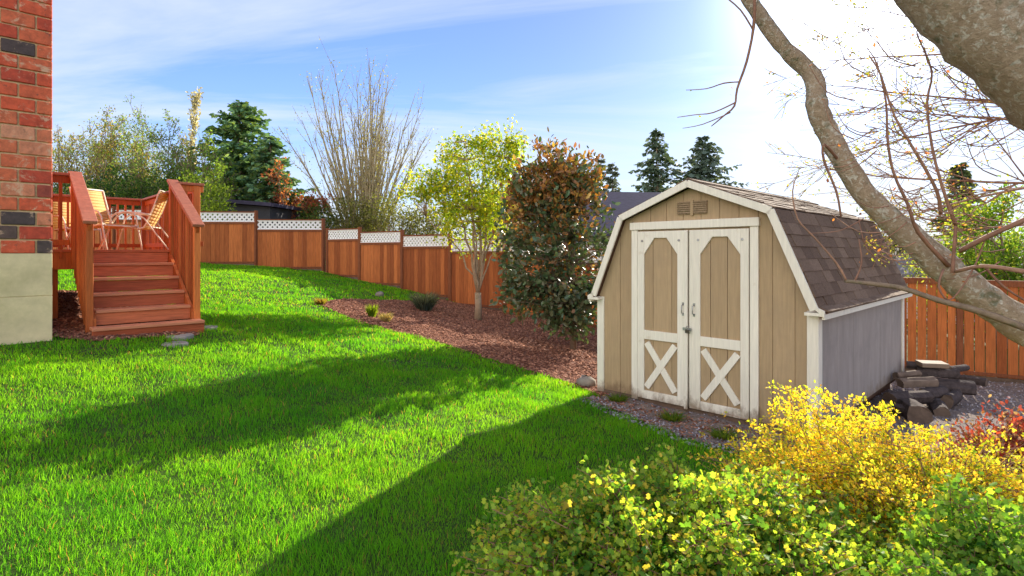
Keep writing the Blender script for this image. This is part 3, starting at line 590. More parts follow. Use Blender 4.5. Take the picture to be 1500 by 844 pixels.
# ------------------------------------------------------------ fences
def fence_panel(par,p0,p1,ztop,zg,lattice,gap=.003,drop=.05,lat_sp=.15):
    e=(p1-p0); e.z=0; L=e.length; e/=L; n=Vector((-e.y,e.x,0)); n=n if n.y<0 else -n; U=Vector((0,0,1))
    zb0=zg; lh=.30 if lattice else 0; bt=ztop-lh-.05
    mb=MB(); x=.05
    while x<L-.05:
        w_=min(.14,L-.05-x); c=p0+e*(x+w_/2)+n*random.uniform(0,.004); mb.box(Vector((c.x,c.y,(bt+zb0+.12)/2)),w_/2-gap,.009,(bt-zb0-.12)/2,(e,n,U)); x+=.14
    mb.build('board_panel',M['fence'],par)
    mb=MB(); c=p0+e*(L/2)
    mb.box(Vector((c.x,c.y,ztop-.02)),L/2-.046,.035,.018,(e,n,U),.4); mb.build('rail',M['fpost'],par); mb=MB(); mb.box(Vector((c.x,c.y,bt-.02))+n*.022,L/2-.046,.012,.035,(e,n,U),.6); mb.build('rail',M['fpost'],par); mb=MB(); mb.box(Vector((c.x,c.y,zb0+.16))+n*.022,L/2-.046,.012,.025,(e,n,U),.3)
    mb.build('rail',M['fpost'],par)
    mb=MB(); mb.box(Vector((c.x,c.y,zb0+.03)),L/2-.046,.02,.088,(e,n,U)); mb.build('kickboard',M['kick'],par)
    if lattice:
        mb=MB(); z0=bt+.025; h=ztop-.05-z0; s=-h
        while s<L-.1:
            for sg in (1,-1):
                t0=max(0,-s+.0); t1=min(h,L-.1-s)
                if t1-t0>.03:
                    a=p0+e*(.05+s+t0); b=p0+e*(.05+s+t1); za,zb_=(z0+t0,z0+t1) if sg>0 else (z0+h-t0,z0+h-t1)
                    mb.bar(Vector((a.x,a.y,za))+n*(.006*sg),Vector((b.x,b.y,zb_))+n*(.006*sg),.010,lat_sp*.36,n,.5)
            s+=lat_sp
        for zc in (z0-.002,z0+h): mb.box(Vector((c.x,c.y,zc))+n*.012,L/2-.047,.008,.014,(e,n,U),.5)
        mb.build('lattice',M['lattice'],par)
def fpost(par,p,z0,z1):
    mb=MB(); mb.box(Vector((p.x,p.y,(z0+z1)/2)),.045,.045,(z1-z0)/2,(FD,Vector((-FD.y,FD.x,0)),Vector((0,0,1)))); mb.build('post',M['fpost'],par,bevel=.004)
f1=thing('wooden_fence','orange brown lattice topped fence at the far end of the lawn, left of the corner','fence',(-8.3,17.8,gz(-8.3,17.8)))
def rel(p,f): return Vector(p)-f.location
def run(f,posts,tops,latt,gap=.003,sp=.15):
    f_loc=f.location.copy(); f.location=(0,0,0)
    for i in range(len(posts)-1):
        a,b=Vector(posts[i]),Vector(posts[i+1]); zg=min(gz(a.x,a.y),gz(b.x,b.y)); fence_panel(f,a,b,tops[i],zg-.02,latt,gap,lat_sp=sp)
    for i,p in enumerate(posts):
        p=Vector(p); t=max(tops[max(i-1,0)],tops[min(i,len(tops)-1)]); fpost(f,p,gz(p.x,p.y)-.2,t+.03)
    kids=[o for o in bpy.data.objects if o.parent==f]
    for o in kids: o.location=-f_loc
    f.location=f_loc
run(f1,[(-14.7,17.2,0),(-12.55,17.4,0),(-10.4,17.6,0),(-8.26,17.8,0),(-6.16,18.0,0)],[3.1,3.05,2.99,2.75],True)
pts=[fp(s) for s in (0.12,)]+[fp(s) for s in (1.62,3.40,5.19,6.98,8.78,10.58)]
f2=thing('wooden_fence','stepped orange board fence with white lattice running down behind the small trees','fence',(fp(4).x,fp(4).y,gz(*fp(4)[:2])))
run(f2,pts,[2.43,2.31,2.18,2.04,1.90,1.76],True,sp=.12)
pts=[fp(10.70)]+[fp(s) for s in (12.5,14.3,16.2,18.1,20.0)]
f3=thing('wooden_fence','plain orange plank fence behind the woodpile with sunlight between its boards','fence',(fp(15).x,fp(15).y,gz(*fp(15)[:2])))
run(f3,pts,[1.5,1.32,1.23,1.21,1.14],False,gap=.0065)

# ------------------------------------------------------------ firewood, rocks
def log_(px,py,d,L,r,yaw,lab,pale=False,split=True,tilt=0):
    p=P(px,py,d); mb=MB(); n=9; rr=[r*random.uniform(.75,1.12) for _ in range(n)]
    if split:
        for k in (0,1,2): rr[k]*=.62
    sec=5; vs=[]; ph=random.uniform(0,6)
    for i in range(sec):
        for k in range(n):
            a=6.283*k/n+ph; q=rr[k]*random.uniform(.93,1.07); vs.append((-L/2+L*i/(sec-1)+random.uniform(-.01,.01),math.cos(a)*q,math.sin(a)*q))
    fs=[(i*n+k,i*n+(k+1)%n,(i+1)*n+(k+1)%n,(i+1)*n+k) for i in range(sec-1) for k in range(n)]
    mb.add(vs,fs,.3 if not pale else 1.0,1 if pale else 0); mb.add(vs[:n],[tuple(range(n-1,-1,-1))],.6,1); mb.add(vs[-n:],[tuple(range(n))],.6,1)
    o=mb.build('firewood_log',M['log'],None,bevel=.006,mat2=M['logend']); o.location=p; o.rotation_euler=(random.uniform(-.6,.6),tilt,math.radians(yaw)); tag(o,lab,'firewood',group='logs in the heap beside the shed')
log_(1341,603,6.15,.34,.13,70,'squared dark log block standing lowest at the front of the heap',False,False)
log_(1375,597,6.45,.38,.10,60,'ragged split log just right of the dark front block')
log_(1330,580,6.5,.50,.10,10,'dark thick log lying left under the pale split log')
log_(1396,586,6.75,.45,.10,40,'dark log at the right foot of the heap')
log_(1368,578,6.7,.42,.09,25,'dark log in the middle layer of the heap')
log_(1345,560,6.75,.48,.075,8,'long pale brown split log across the left of the heap',True)
log_(1392,566,7.0,.50,.10,-25,'thick dark log high on the right side of the heap')
log_(1330,549,7.0,.42,.06,20,'weathered split piece on the upper left of the heap',True)
log_(1372,546,7.15,.45,.07,-15,'dark log beneath the white topped board')
log_(1403,540,7.3,.34,.045,20,'thin dark stick of wood at the upper right of the heap')
log_(1352,536,7.2,.36,.05,-30,'small dark split piece at the back of the heap near the shed corner')
log_(1418,556,7.5,.40,.07,-50,'dark log farthest right beside the plank fence')
log_(1318,598,6.25,.38,.085,-60,'dark log lying against the grey shed wall')
mb=MB(); mb.box((0,0,0),.165,.08,.028,None,.5); o=mb.build('cut_board',M['sidegrey'],bevel=.004); o.location=P(1365,533.5,7.15); o.rotation_euler=(.1,.03,-.08); tag(o,'pale grey sawn board end lying on top of the log heap','board')
def rock(x,y,r,lab,zs=.7):
    bm=MB(); n=9; vs=[];fs=[]
    for i in range(6):
        ph=math.pi*(i/5-.5)
        for k in range(n): th=6.283*k/n; q=r*random.uniform(.82,1.1); vs.append((q*math.cos(ph)*math.cos(th),q*math.cos(ph)*math.sin(th),q*zs*math.sin(ph)))
    fs=[(i*n+k,i*n+(k+1)%n,(i+1)*n+(k+1)%n,(i+1)*n+k) for i in range(5) for k in range(n)]; bm.add(vs,fs,.2); o=bm.build('rock',M['stone'],smooth=True); o.location=(x,y,gz(x,y)+r*zs*.45); tag(o,lab,'rock')
rock(.93,6.95,.13,'dark rough rock by the left front corner of the shed')
rock(*G(556,434),.12,'dark stone block at the fence foot, nearer the lattice fence corner'); rock(*G(598,424),.14,'dark block set at the foot of the stepped fence beside the bluish shrub')

# ------------------------------------------------------------ small trees in the bed
def rp_ell(c,r,n,surf=.35,holes=None):
    out=[]
    while len(out)<n:
        v=Vector([random.gauss(0,1) for _ in range(3)]).normalized()*(random.random()**surf)
        q=Vector((c[0]+v.x*r[0],c[1]+v.y*r[1],c[2]+v.z*r[2]))
        if holes and holes(q): continue
        out.append(q)
    return out
def hole(s,th,ph=0): return lambda q: math.sin(q.x*s+ph)+math.sin(q.y*s*1.1+1+ph)+math.sin(q.z*s*1.2+2+ph)>th
def leafy_tips(tips,per,spread,size,cols,tmpl,m,parent,name='foliage',w=None,up=.5,out_c=None,down=0):
    n=len(tips)*per; T=np.repeat(np.array([tuple(t) for t in tips]),per,axis=0); d=rng.normal(size=(n,3)); d[:,2]-=down
    if out_c is not None: d=unit(d)+unit(T-np.array(out_c))*.8
    pos=T+rng.normal(size=(n,3))*spread
    return leaves(name,pos,d,size*rng.uniform(.6,1.25,n),pal(n,cols,w),tmpl,m,parent,up)
# yellow-green maple
bx,by=-.76,12.3; bz=gz(bx,by); t=thing('maple_tree','small yellow green leafed tree with pale forked trunk in the mulch bed','tree',(bx,by,bz))
W_=MB(); mains=[]
trunk=[Vector(p) for p in ((0,0,-.05),(.01,0,.3),(0,0,.62))]; W_.tube(trunk,[.095,.075,.07],8)
for (ex,ey,ez,r) in ((-.75,.2,3.2,.035),(-.25,-.4,3.9,.04),(.15,.3,4.15,.04),(.62,-.1,3.9,.035),(.9,.3,3.2,.03),(-1.15,0,2.3,.026),(-.1,-.7,2.9,.03),(1.0,-.3,2.3,.022)):
    pp=curve((0,0,.58),(ex,ey,ez),(-ex*.28,-ey*.3,.1),9,.03); rad=lerpr(r,.008,9); W_.tube(pp,rad,6); mains.append((pp,rad))
pz=hole(4.5,1.15,2)
tips=rp_ell((-.05,0,2.7),(1.02,1.0,1.25),300,.5,pz)+rp_ell((-.85,0,3.05),(.8,.5,.35),55,.5)+rp_ell((.1,0,3.95),(.6,.4,.25),34,.6)+rp_ell((.8,0,3.7),(.3,.4,.75),44,.6)+rp_ell((-1.3,0,2.85),(.45,.3,.14),22)+rp_ell((-.55,0,3.7),(.35,.3,.3),22)
for q in tips: q.z=q.z*.45+round(q.z/.36)*.36*.55
skeleton(W_,mains,tips,.011,.003,3,.1); W_.build('trunk',M['barkpale'],t,True)
leafy_tips([q for q in tips for _ in (0,1)],12,.11,.080,[(.44,.46,.03),(.28,.38,.025),(.60,.50,.04),(.16,.26,.02)],T_MAPLE,M['leafy'],t,w=[.3,.35,.1,.25],down=.5)
# magnolia
bx,by=1.04,9.4; bz=gz(bx,by); t=thing('magnolia_tree','dense magnolia with dark glossy leaves and rusty brown undersides left of the shed','tree',(bx,by,bz))
W_=MB(); mains=[]; W_.tube([(0,0,-.05),(.02,0,.5),(-.02,.02,1.2),(0,0,2.2),(.0,0,3.2)],[.06,.05,.042,.03,.012],8); mains.append(([Vector((0,0,z)) for z in (.2,.5,.8,1.1,1.5,1.9,2.3,2.7,3.1)],[.05]*9))
tips=rp_ell((-.30,0,1.75),(1.0,.85,1.5),360,.38,hole(7,1.0))+rp_ell((-.42,0,2.75),(.62,.6,.85),110,.5,hole(8,1.2,1))+rp_ell((-.45,0,.9),(.85,.7,.55),60,.5)+rp_ell((.05,-.1,.75),(.5,.5,.5),60)+rp_ell((.1,0,2.85),(.45,.45,.6),60,.5)+rp_ell((-.75,0,2.6),(.4,.4,.5),40,.5)+rp_ell((-.9,0,1.4),(.35,.4,.6),25,.5)
tips=[q for q in tips if q.z>.22 and not (q.x>.45 and q.z>2.5)]
skeleton(W_,mains,tips,.012,.004,3,-.05); W_.build('trunk',M['bark'],t,True)
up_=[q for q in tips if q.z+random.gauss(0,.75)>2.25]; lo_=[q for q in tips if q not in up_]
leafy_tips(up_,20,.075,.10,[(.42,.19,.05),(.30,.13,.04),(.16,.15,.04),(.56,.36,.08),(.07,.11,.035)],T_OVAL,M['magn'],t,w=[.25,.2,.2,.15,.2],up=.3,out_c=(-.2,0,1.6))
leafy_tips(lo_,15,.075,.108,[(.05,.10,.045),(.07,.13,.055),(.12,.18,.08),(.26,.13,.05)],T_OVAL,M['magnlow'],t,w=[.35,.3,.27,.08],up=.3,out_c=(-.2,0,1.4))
# low plants in the bed
def tuft(px,py,n,h,spread,cols,lab,cat='plant',name='grass_tuft',wd=.006):
    x,y=G(px,py); V=[];Fc=[];C=[]
    for i in range(n):
        a=random.uniform(0,6.28); r=spread*random.random()**.7*.4; b=np.array([math.cos(a)*r,math.sin(a)*r,0]); hh=h*random.uniform(.5,1.1); o=spread*random.uniform(.2,1); q=random.uniform(0,6.28)
        e=np.array([math.cos(q),math.sin(q),0])*wd; dd=np.array([math.cos(a)*o,math.sin(a)*o,0]); k=len(V); V+=[b-e,b+e,b+dd*.4+[0,0,hh*.6]-e*.8,b+dd*.4+[0,0,hh*.6]+e*.8,b+dd+[0,0,hh]]; Fc+=[(k,k+1,k+3),(k,k+3,k+2),(k+2,k+3,k+4)]
    c=np.repeat(pal(n,cols),5,axis=0); o=npmesh(name,np.array(V),np.array(Fc),M['grass'],col=c); o.location=(x,y,gz(x,y)); return tag(o,lab,cat)
tuft(545,466,260,.26,.13,[(.10,.2,.02)],'bright green grass tuft in the mulch, left of the pale mound',wd=.008)
tuft(565,472,300,.18,.16,[(.22,.26,.14),(.3,.32,.2)],'low pale green mounded perennial in the mulch bed',name='perennial')
tuft(622,455,900,.42,.36,[(.07,.11,.10),(.12,.16,.15),(.05,.08,.07)],'bluish grey spiky shrub in front of the stepped fence',name='lavender_shrub',wd=.008)
tuft(470,447,200,.16,.18,[(.12,.18,.03),(.2,.15,.06)],'straggly green clump where the mulch bed meets the lawn',wd=.008)
for (px,py,l) in ((905,590,'small weed clump by the left shed wall corner'),(1060,645,'wide weed clump under the right shed door'),(1128,668,'weed clump near the right front corner board'),(985,618,'weed clump below the seam of the shed doors')):
    tuft(px,py,160,.10,.16,[(.06,.15,.02),(.1,.18,.03)],l,'weed','weed_clump')

# ------------------------------------------------------------ foreground shrubs
def shrub(name,label,cx_,cy_,rx,ry,h,nst,leaf,cols,w,tipcols,tmpl,per,bark,spread=.03,spiky=.0,m='leaf',prof=None,seed=1,fan=(.05,.15),elong=0,sprigs=()):
    z0=gz(cx_,cy_); t=thing(name,label,'shrub',(cx_,cy_,z0)); W_=MB(); tips=[]; inner=[]
    for i in range(nst):
        a=random.uniform(0,6.283); q=random.random()**.55; ex,ey=math.cos(a)*rx*q,math.sin(a)*ry*q
        lump=1+.19*math.sin(ex*7+seed)*math.sin(ey*8+seed*2)+.13*math.sin(ex*15+seed*3)+.07*math.sin(ey*19+seed)
        ez=h*math.sqrt(max(0,1-q*q*.8))*random.uniform(.62,1.0)*lump*(prof(ex) if prof else 1)+random.uniform(0,spiky)*(random.random()<.4)
        b=Vector((ex*.15+random.gauss(0,.03),ey*.15+random.gauss(0,.03),0)); pp=curve(b,(ex,ey,ez),(-ex*.22,-ey*.22,h*.12),6,.012)
        W_.tube(pp,lerpr(.006,.0016,6),4)
        for s_ in (.5,.62,.74,.84,.92,1.0):
            k=min(int(s_*6),5); p=pp[k].lerp(pp[k+1],s_*6-k); (tips if s_>.88 else inner).append(p)
            if s_<1:
                for _ in range(2):
                    o=Vector((ex,ey,.0)).normalized()*elong
                    v=(Vector([random.gauss(0,1),random.gauss(0,1),random.gauss(.5,.6)]).normalized()+o)*random.uniform(*fan); W_.tube([p,p+v*.5+Vector((0,0,.01)),p+v],[.0028,.0018,.001],3)
                    L=tips if s_>.72 else inner; L.append(p+v); L.append(p+v*.55)
    for (px,py,d_) in sprigs:
        q=P(px,py,d_)-Vector((cx_,cy_,z0)); b=Vector((q.x*.55,q.y*.5,h*.45)); pp=curve(b,q,(-.05,0,.05),10,.012); W_.tube(pp,lerpr(.005,.0015,10),4)
        for k in range(3,11):
            tips.append(pp[k])
            for _ in range(3):
                v=Vector([random.gauss(0,1),random.gauss(0,1),random.gauss(.3,.5)]).normalized()*random.uniform(.04,.12); W_.tube([pp[k],pp[k]+v],[.002,.001],3); tips+= [pp[k]+v,pp[k]+v*.5]
    W_.build('stems',bark,t,True)
    c=(0,0,h*.2); leafy_tips(inner,per,spread*1.2,leaf*1.1,cols,tmpl,M[m],t,'foliage',w,.5,c)
    leafy_tips(tips,per,spread,leaf,tipcols,tmpl,M[m],t,'new_growth',None,.5,c); return t
GR=[(.06,.19,.035),(.09,.24,.04),(.04,.12,.025),(.15,.32,.05)]; GRW=[.35,.3,.2,.15]
shrub('flowering_shrub','broad green shrub with lobed leaves and yellowish tips, nearest the lawn',.76,2.40,1.06,.82,.66,620,.026,GR,GRW,[(.40,.44,.06),(.24,.36,.05),(.14,.27,.04),(.32,.42,.06),(.10,.20,.035),(.50,.38,.07)],T_LOBE,6,M['twig'],.024,.05,seed=2.3)
shrub('flowering_shrub','green shrub with lobed leaves at the bottom right under the yellow shrub',1.90,2.10,.85,.62,.62,520,.026,GR,GRW,[(.34,.42,.06),(.20,.34,.05),(.13,.26,.04),(.10,.20,.035)],T_LOBE,6,M['twig'],.024,.05,seed=5.1)
shrub('barberry_shrub','golden yellow shrub with fine leaves on arching stems in front of the shed corner',2.28,2.98,1.3,.85,.53,390,.021,[(.28,.42,.04),(.18,.32,.035),(.40,.48,.04)],[.4,.35,.25],[(.74,.56,.05),(.58,.58,.05),(.78,.46,.06),(.40,.52,.04),(.66,.60,.06)],T_OVAL,9,M['twig'],.013,.17,m='leafy',prof=lambda x:1.25-.42*max(0,x+.3)-.1*max(0,-x-.55),seed=3.3,fan=(.09,.26),elong=.8,sprigs=((1150,572,3.1),(1165,600,3.2),(1180,580,3.0),(1215,582,3.1),(1250,588,3.0),(1195,610,3.0),(1120,628,3.0),(1300,600,3.1),(1235,625,2.9),(1130,600,3.2),(1360,632,3.1),(1090,655,2.9),(1270,610,3.2),(1420,668,3.0)))
shrub('red_shrub','small shrub with red and purple leaves at the right edge',3.42,3.72,.50,.45,.60,110,.034,[(.30,.07,.06),(.40,.10,.08),(.20,.12,.07)],[.4,.3,.3],[(.50,.08,.07),(.38,.09,.13),(.55,.34,.28),(.25,.10,.06)],T_OVAL,4,M['twig'],.035,.08,seed=1.2)

# ------------------------------------------------------------ foreground tree
t=thing('leaning_tree','lichen covered grey tree limbs leaning in from the right edge','tree',(3.5,2.75,gz(3.5,2.75))); base=t.location.copy()
def R_(v): return Vector(v)-base
W_=MB()
def limb(path,sides=18,lump=.05,sub=5,name=None,mm=None,W=None):
    pts=smooth([R_(P(a,b,d)) for a,b,d,r in path],sub); rr=[r for *_,r in path]; n=len(pts)-1; rad=[]
    for i in range(n+1):
        s=i/n*(len(rr)-1); k=min(int(s),len(rr)-2); rad.append((rr[k]+(rr[k+1]-rr[k])*(s-k))*random.uniform(.93,1.06))
    W.tube(pts,rad,sides,lump=lump); return pts
W_.tube([Vector((0,0,-.1)),Vector((-.02,0,.4)),Vector((.0,.02,.9)),Vector((.02,0,1.5)),Vector((-.0,0,1.75))],[.30,.24,.22,.22,.20],14,lump=.04)
limb([(1770,330,2.75,.22),(1650,235,2.65,.21),(1548,135,2.6,.20),(1450,40,2.6,.20),(1350,-60,2.65,.19),(1220,-170,2.7,.17),(1100,-300,2.8,.14)],W=W_)
limb([(1760,640,2.85,.16),(1620,560,2.85,.105),(1500,478,2.95,.092),(1432,432,3.0,.086),(1375,385,3.05,.080),(1320,335,3.1,.070),(1270,288,3.15,.060),(1235,235,3.2,.062),(1213,195,3.25,.058),(1198,160,3.25,.060),(1190,112,3.3,.052),(1150,72,3.35,.046),(1118,30,3.4,.046),(1085,-20,3.45,.045),(1040,-90,3.5,.04)],12,W=W_)
W_.build('trunk',M['barkfg'],t,True)
W_=MB()
limb([(1440,445,2.95,.016),(1500,482,2.9,.02)],5,.05,W=W_)
limb([(1520,488,2.75,.020),(1440,458,2.75,.017),(1375,440,2.75,.014),(1320,422,2.75,.012),(1262,414,2.75,.010),(1238,412,2.75,.008)],6,.06,W=W_)
B_=MB()
def tw(path,W=None): limb(path,5,.08,3,W=W or B_)
tw([(1106,-10,3.3,.010),(1104,40,3.3,.009),(1094,90,3.3,.008),(1080,130,3.3,.007),(1076,155,3.3,.006),(1060,170,3.3,.005),(1042,185,3.3,.003)])
tw([(1082,120,3.3,.005),(1060,122,3.3,.004),(1035,130,3.3,.003),(1005,132,3.3,.002)]); tw([(1078,150,3.3,.005),(1045,165,3.3,.004),(1020,168,3.3,.003),(992,172,3.3,.002)]); tw([(1070,165,3.3,.004),(1030,182,3.3,.003),(1000,188,3.3,.0015)])
tw([(1062,-5,3.35,.004),(1085,15,3.3,.005),(1104,45,3.3,.006)])
tw([(1232,240,3.2,.010),(1208,212,3.1,.008),(1207,235,3.1,.007),(1225,280,3.05,.006),(1232,318,3.05,.005)])
tw([(1240,412,2.75,.006),(1225,385,2.75,.005),(1190,345,2.75,.004),(1168,320,2.75,.004),(1161,280,2.75,.003),(1170,250,2.75,.002)])
tw([(1252,412,2.75,.005),(1262,385,2.75,.004),(1258,350,2.75,.0025)]); 
tw([(1390,390,2.95,.013),(1345,340,2.9,.010),(1330,300,2.85,.008),(1308,250,2.85,.007),(1300,200,2.85,.006),(1298,150,2.85,.005),(1285,95,2.85,.004),(1270,70,2.85,.002)])
tw([(1378,315,2.95,.010),(1372,280,2.9,.009),(1345,230,2.85,.008),(1310,170,2.85,.006),(1290,110,2.85,.005),(1272,80,2.85,.003)])
tw([(1400,330,2.9,.010),(1382,280,2.85,.008),(1365,215,2.85,.007),(1358,150,2.85,.006),(1365,105,2.85,.005),(1345,55,2.85,.004),(1343,45,2.85,.002)])
tw([(1400,398,2.85,.010),(1440,390,2.7,.010),(1500,398,2.6,.012)]); tw([(1405,368,2.8,.012),(1450,345,2.7,.013),(1510,318,2.6,.015)]); tw([(1382,395,2.8,.006),(1375,420,2.75,.005),(1390,440,2.75,.004),(1410,420,2.75,.004),(1430,385,2.75,.004),(1445,345,2.75,.003)])
tw([(1395,400,2.9,.01),(1398,360,2.9,.008),(1400,325,2.9,.008)]); tw([(1440,388,2.75,.007),(1470,420,2.7,.006),(1510,445,2.7,.005)])
for _ in range(70):
    px,py=random.uniform(1250,1480),random.uniform(90,390); a=random.uniform(2.3,3.9); L=random.uniform(30,90); d=random.uniform(2.75,3.0)
    tw([(px,py,d,.0035),(px+math.cos(a)*L*.5,py+math.sin(a)*L*.4,d,.0028),(px+math.cos(a+.3)*L,py+math.sin(a+.3)*L,d+.05,.0015)])
B_.v=[tuple(v) for v in B_.v]; W_.build('side_branch',M['bark'],t,True); B_.build('twigs',M['twig'],t,True)
LV=[]
for k in range(0,len(B_.v),3):
    if random.random()<.10: v=B_.v[k]; LV.append((*v,0,0,1))
leafcloud('foliage',LV,.022,[(.45,.16,.05),(.30,.33,.05),(.35,.12,.06)],T_OVAL,M['leafy'],t,.012)  # buds along the twigs, drawn as tiny oval leaves

# ------------------------------------------------------------ trees beyond the fence
def gtree(name,label,px,py_top,d,S,lsize,cols,bark,r=.07,dirs=None,leafm_='leafy',base_z=None,group='trees beyond the fence',w=None,frac=.42,jit=.06,tm=T_OVAL,pys=None):
    x=(px-750)/F*d; z0=gz(x,d) if base_z is None else base_z; top=H-(py_top-370)/F*d; h=top-z0
    t=thing(name,label,'tree',(x,d,z0),0,group); W_=MB(); LV=[]
    for dr in (dirs or [(0,0,1)]): 
        L=h*frac*(dr[3] if len(dr)>3 else 1); grow(W_,LV,(dr[0]*.1,dr[1]*.1,-.1),dr[:3],L,r,0,S)
    W_.build('trunk',bark,t,True); leafcloud('foliage',LV,lsize,cols,tm,M[leafm_],t,jit,w=w); return t
# many-stemmed bare tree
S={'wob':.028,'up':[.02,.06],'levels':1,'kids':[11],'t0':[.25],'ang':[.42],'lr':[.24],'leaf_from':0,'nl':11,'tap':.85,'n':9,'rmin':.006}
dirs=[]
for i in range(50):
    a=random.uniform(0,6.283); s=.60*random.random()**.85; dirs.append((math.cos(a)*s,math.sin(a)*s*.8,1,random.uniform(.72,1.0)*(1 if s<.35 else .82)))
gtree('bare_tree','tall many stemmed bare tree fanning upward behind the fence corner',533,84,24,S,.07,[(.30,.30,.06),(.25,.26,.08),(.2,.17,.08)],M['twiggrey'],.062,dirs,frac=1.0,jit=.12)
# thin leafy trees on the left
S={'wob':.07,'up':[.05,.07,.04],'levels':2,'kids':[12,5],'t0':[.22,.3],'ang':[.5,.6],'lr':[.42,.5],'leaf_from':1,'nl':15,'tap':.85,'rmin':.008}
for i,(px,pt,d,l,cl) in enumerate(((92,160,25,'sparse thin tree closest to the brick wall, beyond the deck',0),(124,172,27,'sparse thin tree second from the brick wall',1),(158,176,25,'sparse thin tree rising above the left chair',0),(192,168,26,'slender open tree above the middle of the deck',1),(222,178,25,'thin tree with orange tinged young leaves above the right chair',2),(250,186,24,'small open tree above the right deck railing',1),(292,196,23,'yellow green tree between the deck and the dark evergreen',3))):
    cl=[[(.19,.25,.07),(.30,.24,.1)],[(.14,.24,.06),(.22,.26,.08)],[(.32,.24,.07),(.18,.26,.05)],[(.18,.27,.04),(.12,.22,.04)]][cl]
    gtree('young_tree',l,px,pt,d,S,.10,cl,M['bark'],.06,[(random.uniform(-.15,.15),0,1),(-.3,.1,1,.85),(.3,-.1,1,.85),(.1,.3,1,.8)],frac=.92,jit=.09)
S['nl']=14
gtree('red_leaf_tree','dark red leafed tree beside the evergreen behind the far fence',432,235,24,S,.13,[(.26,.07,.05),(.34,.11,.07),(.18,.08,.05)],M['bark'],.06,[(0,0,1),(-.3,.1,1,.8),(.3,-.1,1,.8)],frac=.82,jit=.1,leafm_='leaf')
# conifers
def conifer(name,label,px,pyt,d,wid,cols,base=None,droop=.25,dens=1.0,ls=.3,shape=.8,z0=-.5,low=.12):
    x=(px-750)/F*d; top=H-(pyt-370)/F*d; h=top-z0; t=thing(name,label,'tree',(x,d,z0),0,'evergreens beyond the fence'); W_=MB(); W_.tube([(0,0,0),(0,0,h*.5),(0,0,h)],[h*.018,h*.011,.02],6); LV=[]
    nl=int(34*dens)
    for i in range(nl):
        f=low+(1-low)*((i+random.random()*.6)/nl); z=h*f; L=wid*(1-f)**shape*random.uniform(.7,1.12)+.1
        for k in range(random.randint(5,7)):
            a=random.uniform(0,6.283); Lk=L*random.uniform(.55,1.12); e=Vector((math.cos(a)*Lk,math.sin(a)*Lk,-droop*Lk+.12*Lk+random.gauss(0,.16)*Lk)); pp=curve((0,0,z),Vector((0,0,z))+e,(0,0,Lk*.12),4); W_.tube(pp,lerpr(.02+.01*Lk,.008,4),3)
            for s in np.linspace(.12,1,max(4,int(Lk*9*dens/ (ls/.3)))):
                kk=min(int(s*4),3); q=pp[kk].lerp(pp[kk+1],s*4-kk)
                for sg in (-1,1):
                    dv=Vector((e.x,e.y,0)).normalized(); sd=Vector((-dv.y,dv.x,0))*sg; v=(dv*.6+sd*.8+Vector((0,0,random.uniform(-.6,.15)))); LV.append((q.x,q.y,q.z,v.x,v.y,v.z))
    W_.build('trunk',M['bark'],t,True); L=np.array(LV); n=len(L); leaves('needles',L[:,:3],L[:,3:]+rng.normal(size=(n,3))*.25,ls*rng.uniform(.6,1.3,n),pal(n,cols),T_DIAM,M['needle'],t,.6); return t
BG=[(.14,.27,.14),(.19,.34,.16),(.09,.18,.11),(.28,.40,.12)]
conifer('cedar_tree','broad blue green evergreen behind the dark outbuilding',350,148,26,3.9,BG,droop=.0,dens=1.7,ls=.26,low=.1,shape=.62)
conifer('cedar_tree','shorter right shoulder evergreen next to the red leafed tree',396,200,25,2.4,BG,droop=.05,dens=1.5,ls=.25,shape=.6)
conifer('fir_tree','leftmost thin twin fir above the dark purple roof',880,232,60,2.6,[(.16,.19,.15)],ls=.5,dens=.8); conifer('fir_tree','thin twin fir nearest the left roof edge of the shed',897,238,60,2.4,[(.16,.19,.15)],ls=.5,dens=.8)
conifer('fir_tree','slender dark fir rising above the house roof left of the shed peak',962,190,55,5.4,[(.10,.15,.11),(.13,.17,.12)],droop=.15,ls=.55,dens=1.0); conifer('fir_tree','wide dark fir directly behind the shed ridge',1030,200,55,7.6,[(.10,.14,.11),(.12,.16,.13)],droop=.0,ls=.6,dens=1.0)
conifer('fir_tree','fir seen through the twigs at the right',1405,240,30,2.0,[(.10,.13,.05),(.07,.10,.05)],ls=.4,dens=.9)
conifer('fir_tree','small green fir behind the fence between the red tree and the bare tree',452,290,24,1.0,[(.05,.11,.04)],ls=.25,z0=.5)
# poplar
S2={'wob':.02,'up':[.02,.2],'levels':1,'kids':[80],'t0':[.3],'ang':[.4],'lr':[.15],'leaf_from':1,'nl':16,'tap':.8,'n':9,'rmin':.02}
gtree('poplar_tree','tall narrow pale poplar far behind the left trees',272,137,58,S2,.30,[(.46,.42,.36),(.40,.38,.30)],M['twiggrey'],.16,None,frac=1.0,jit=.12,base_z=0)
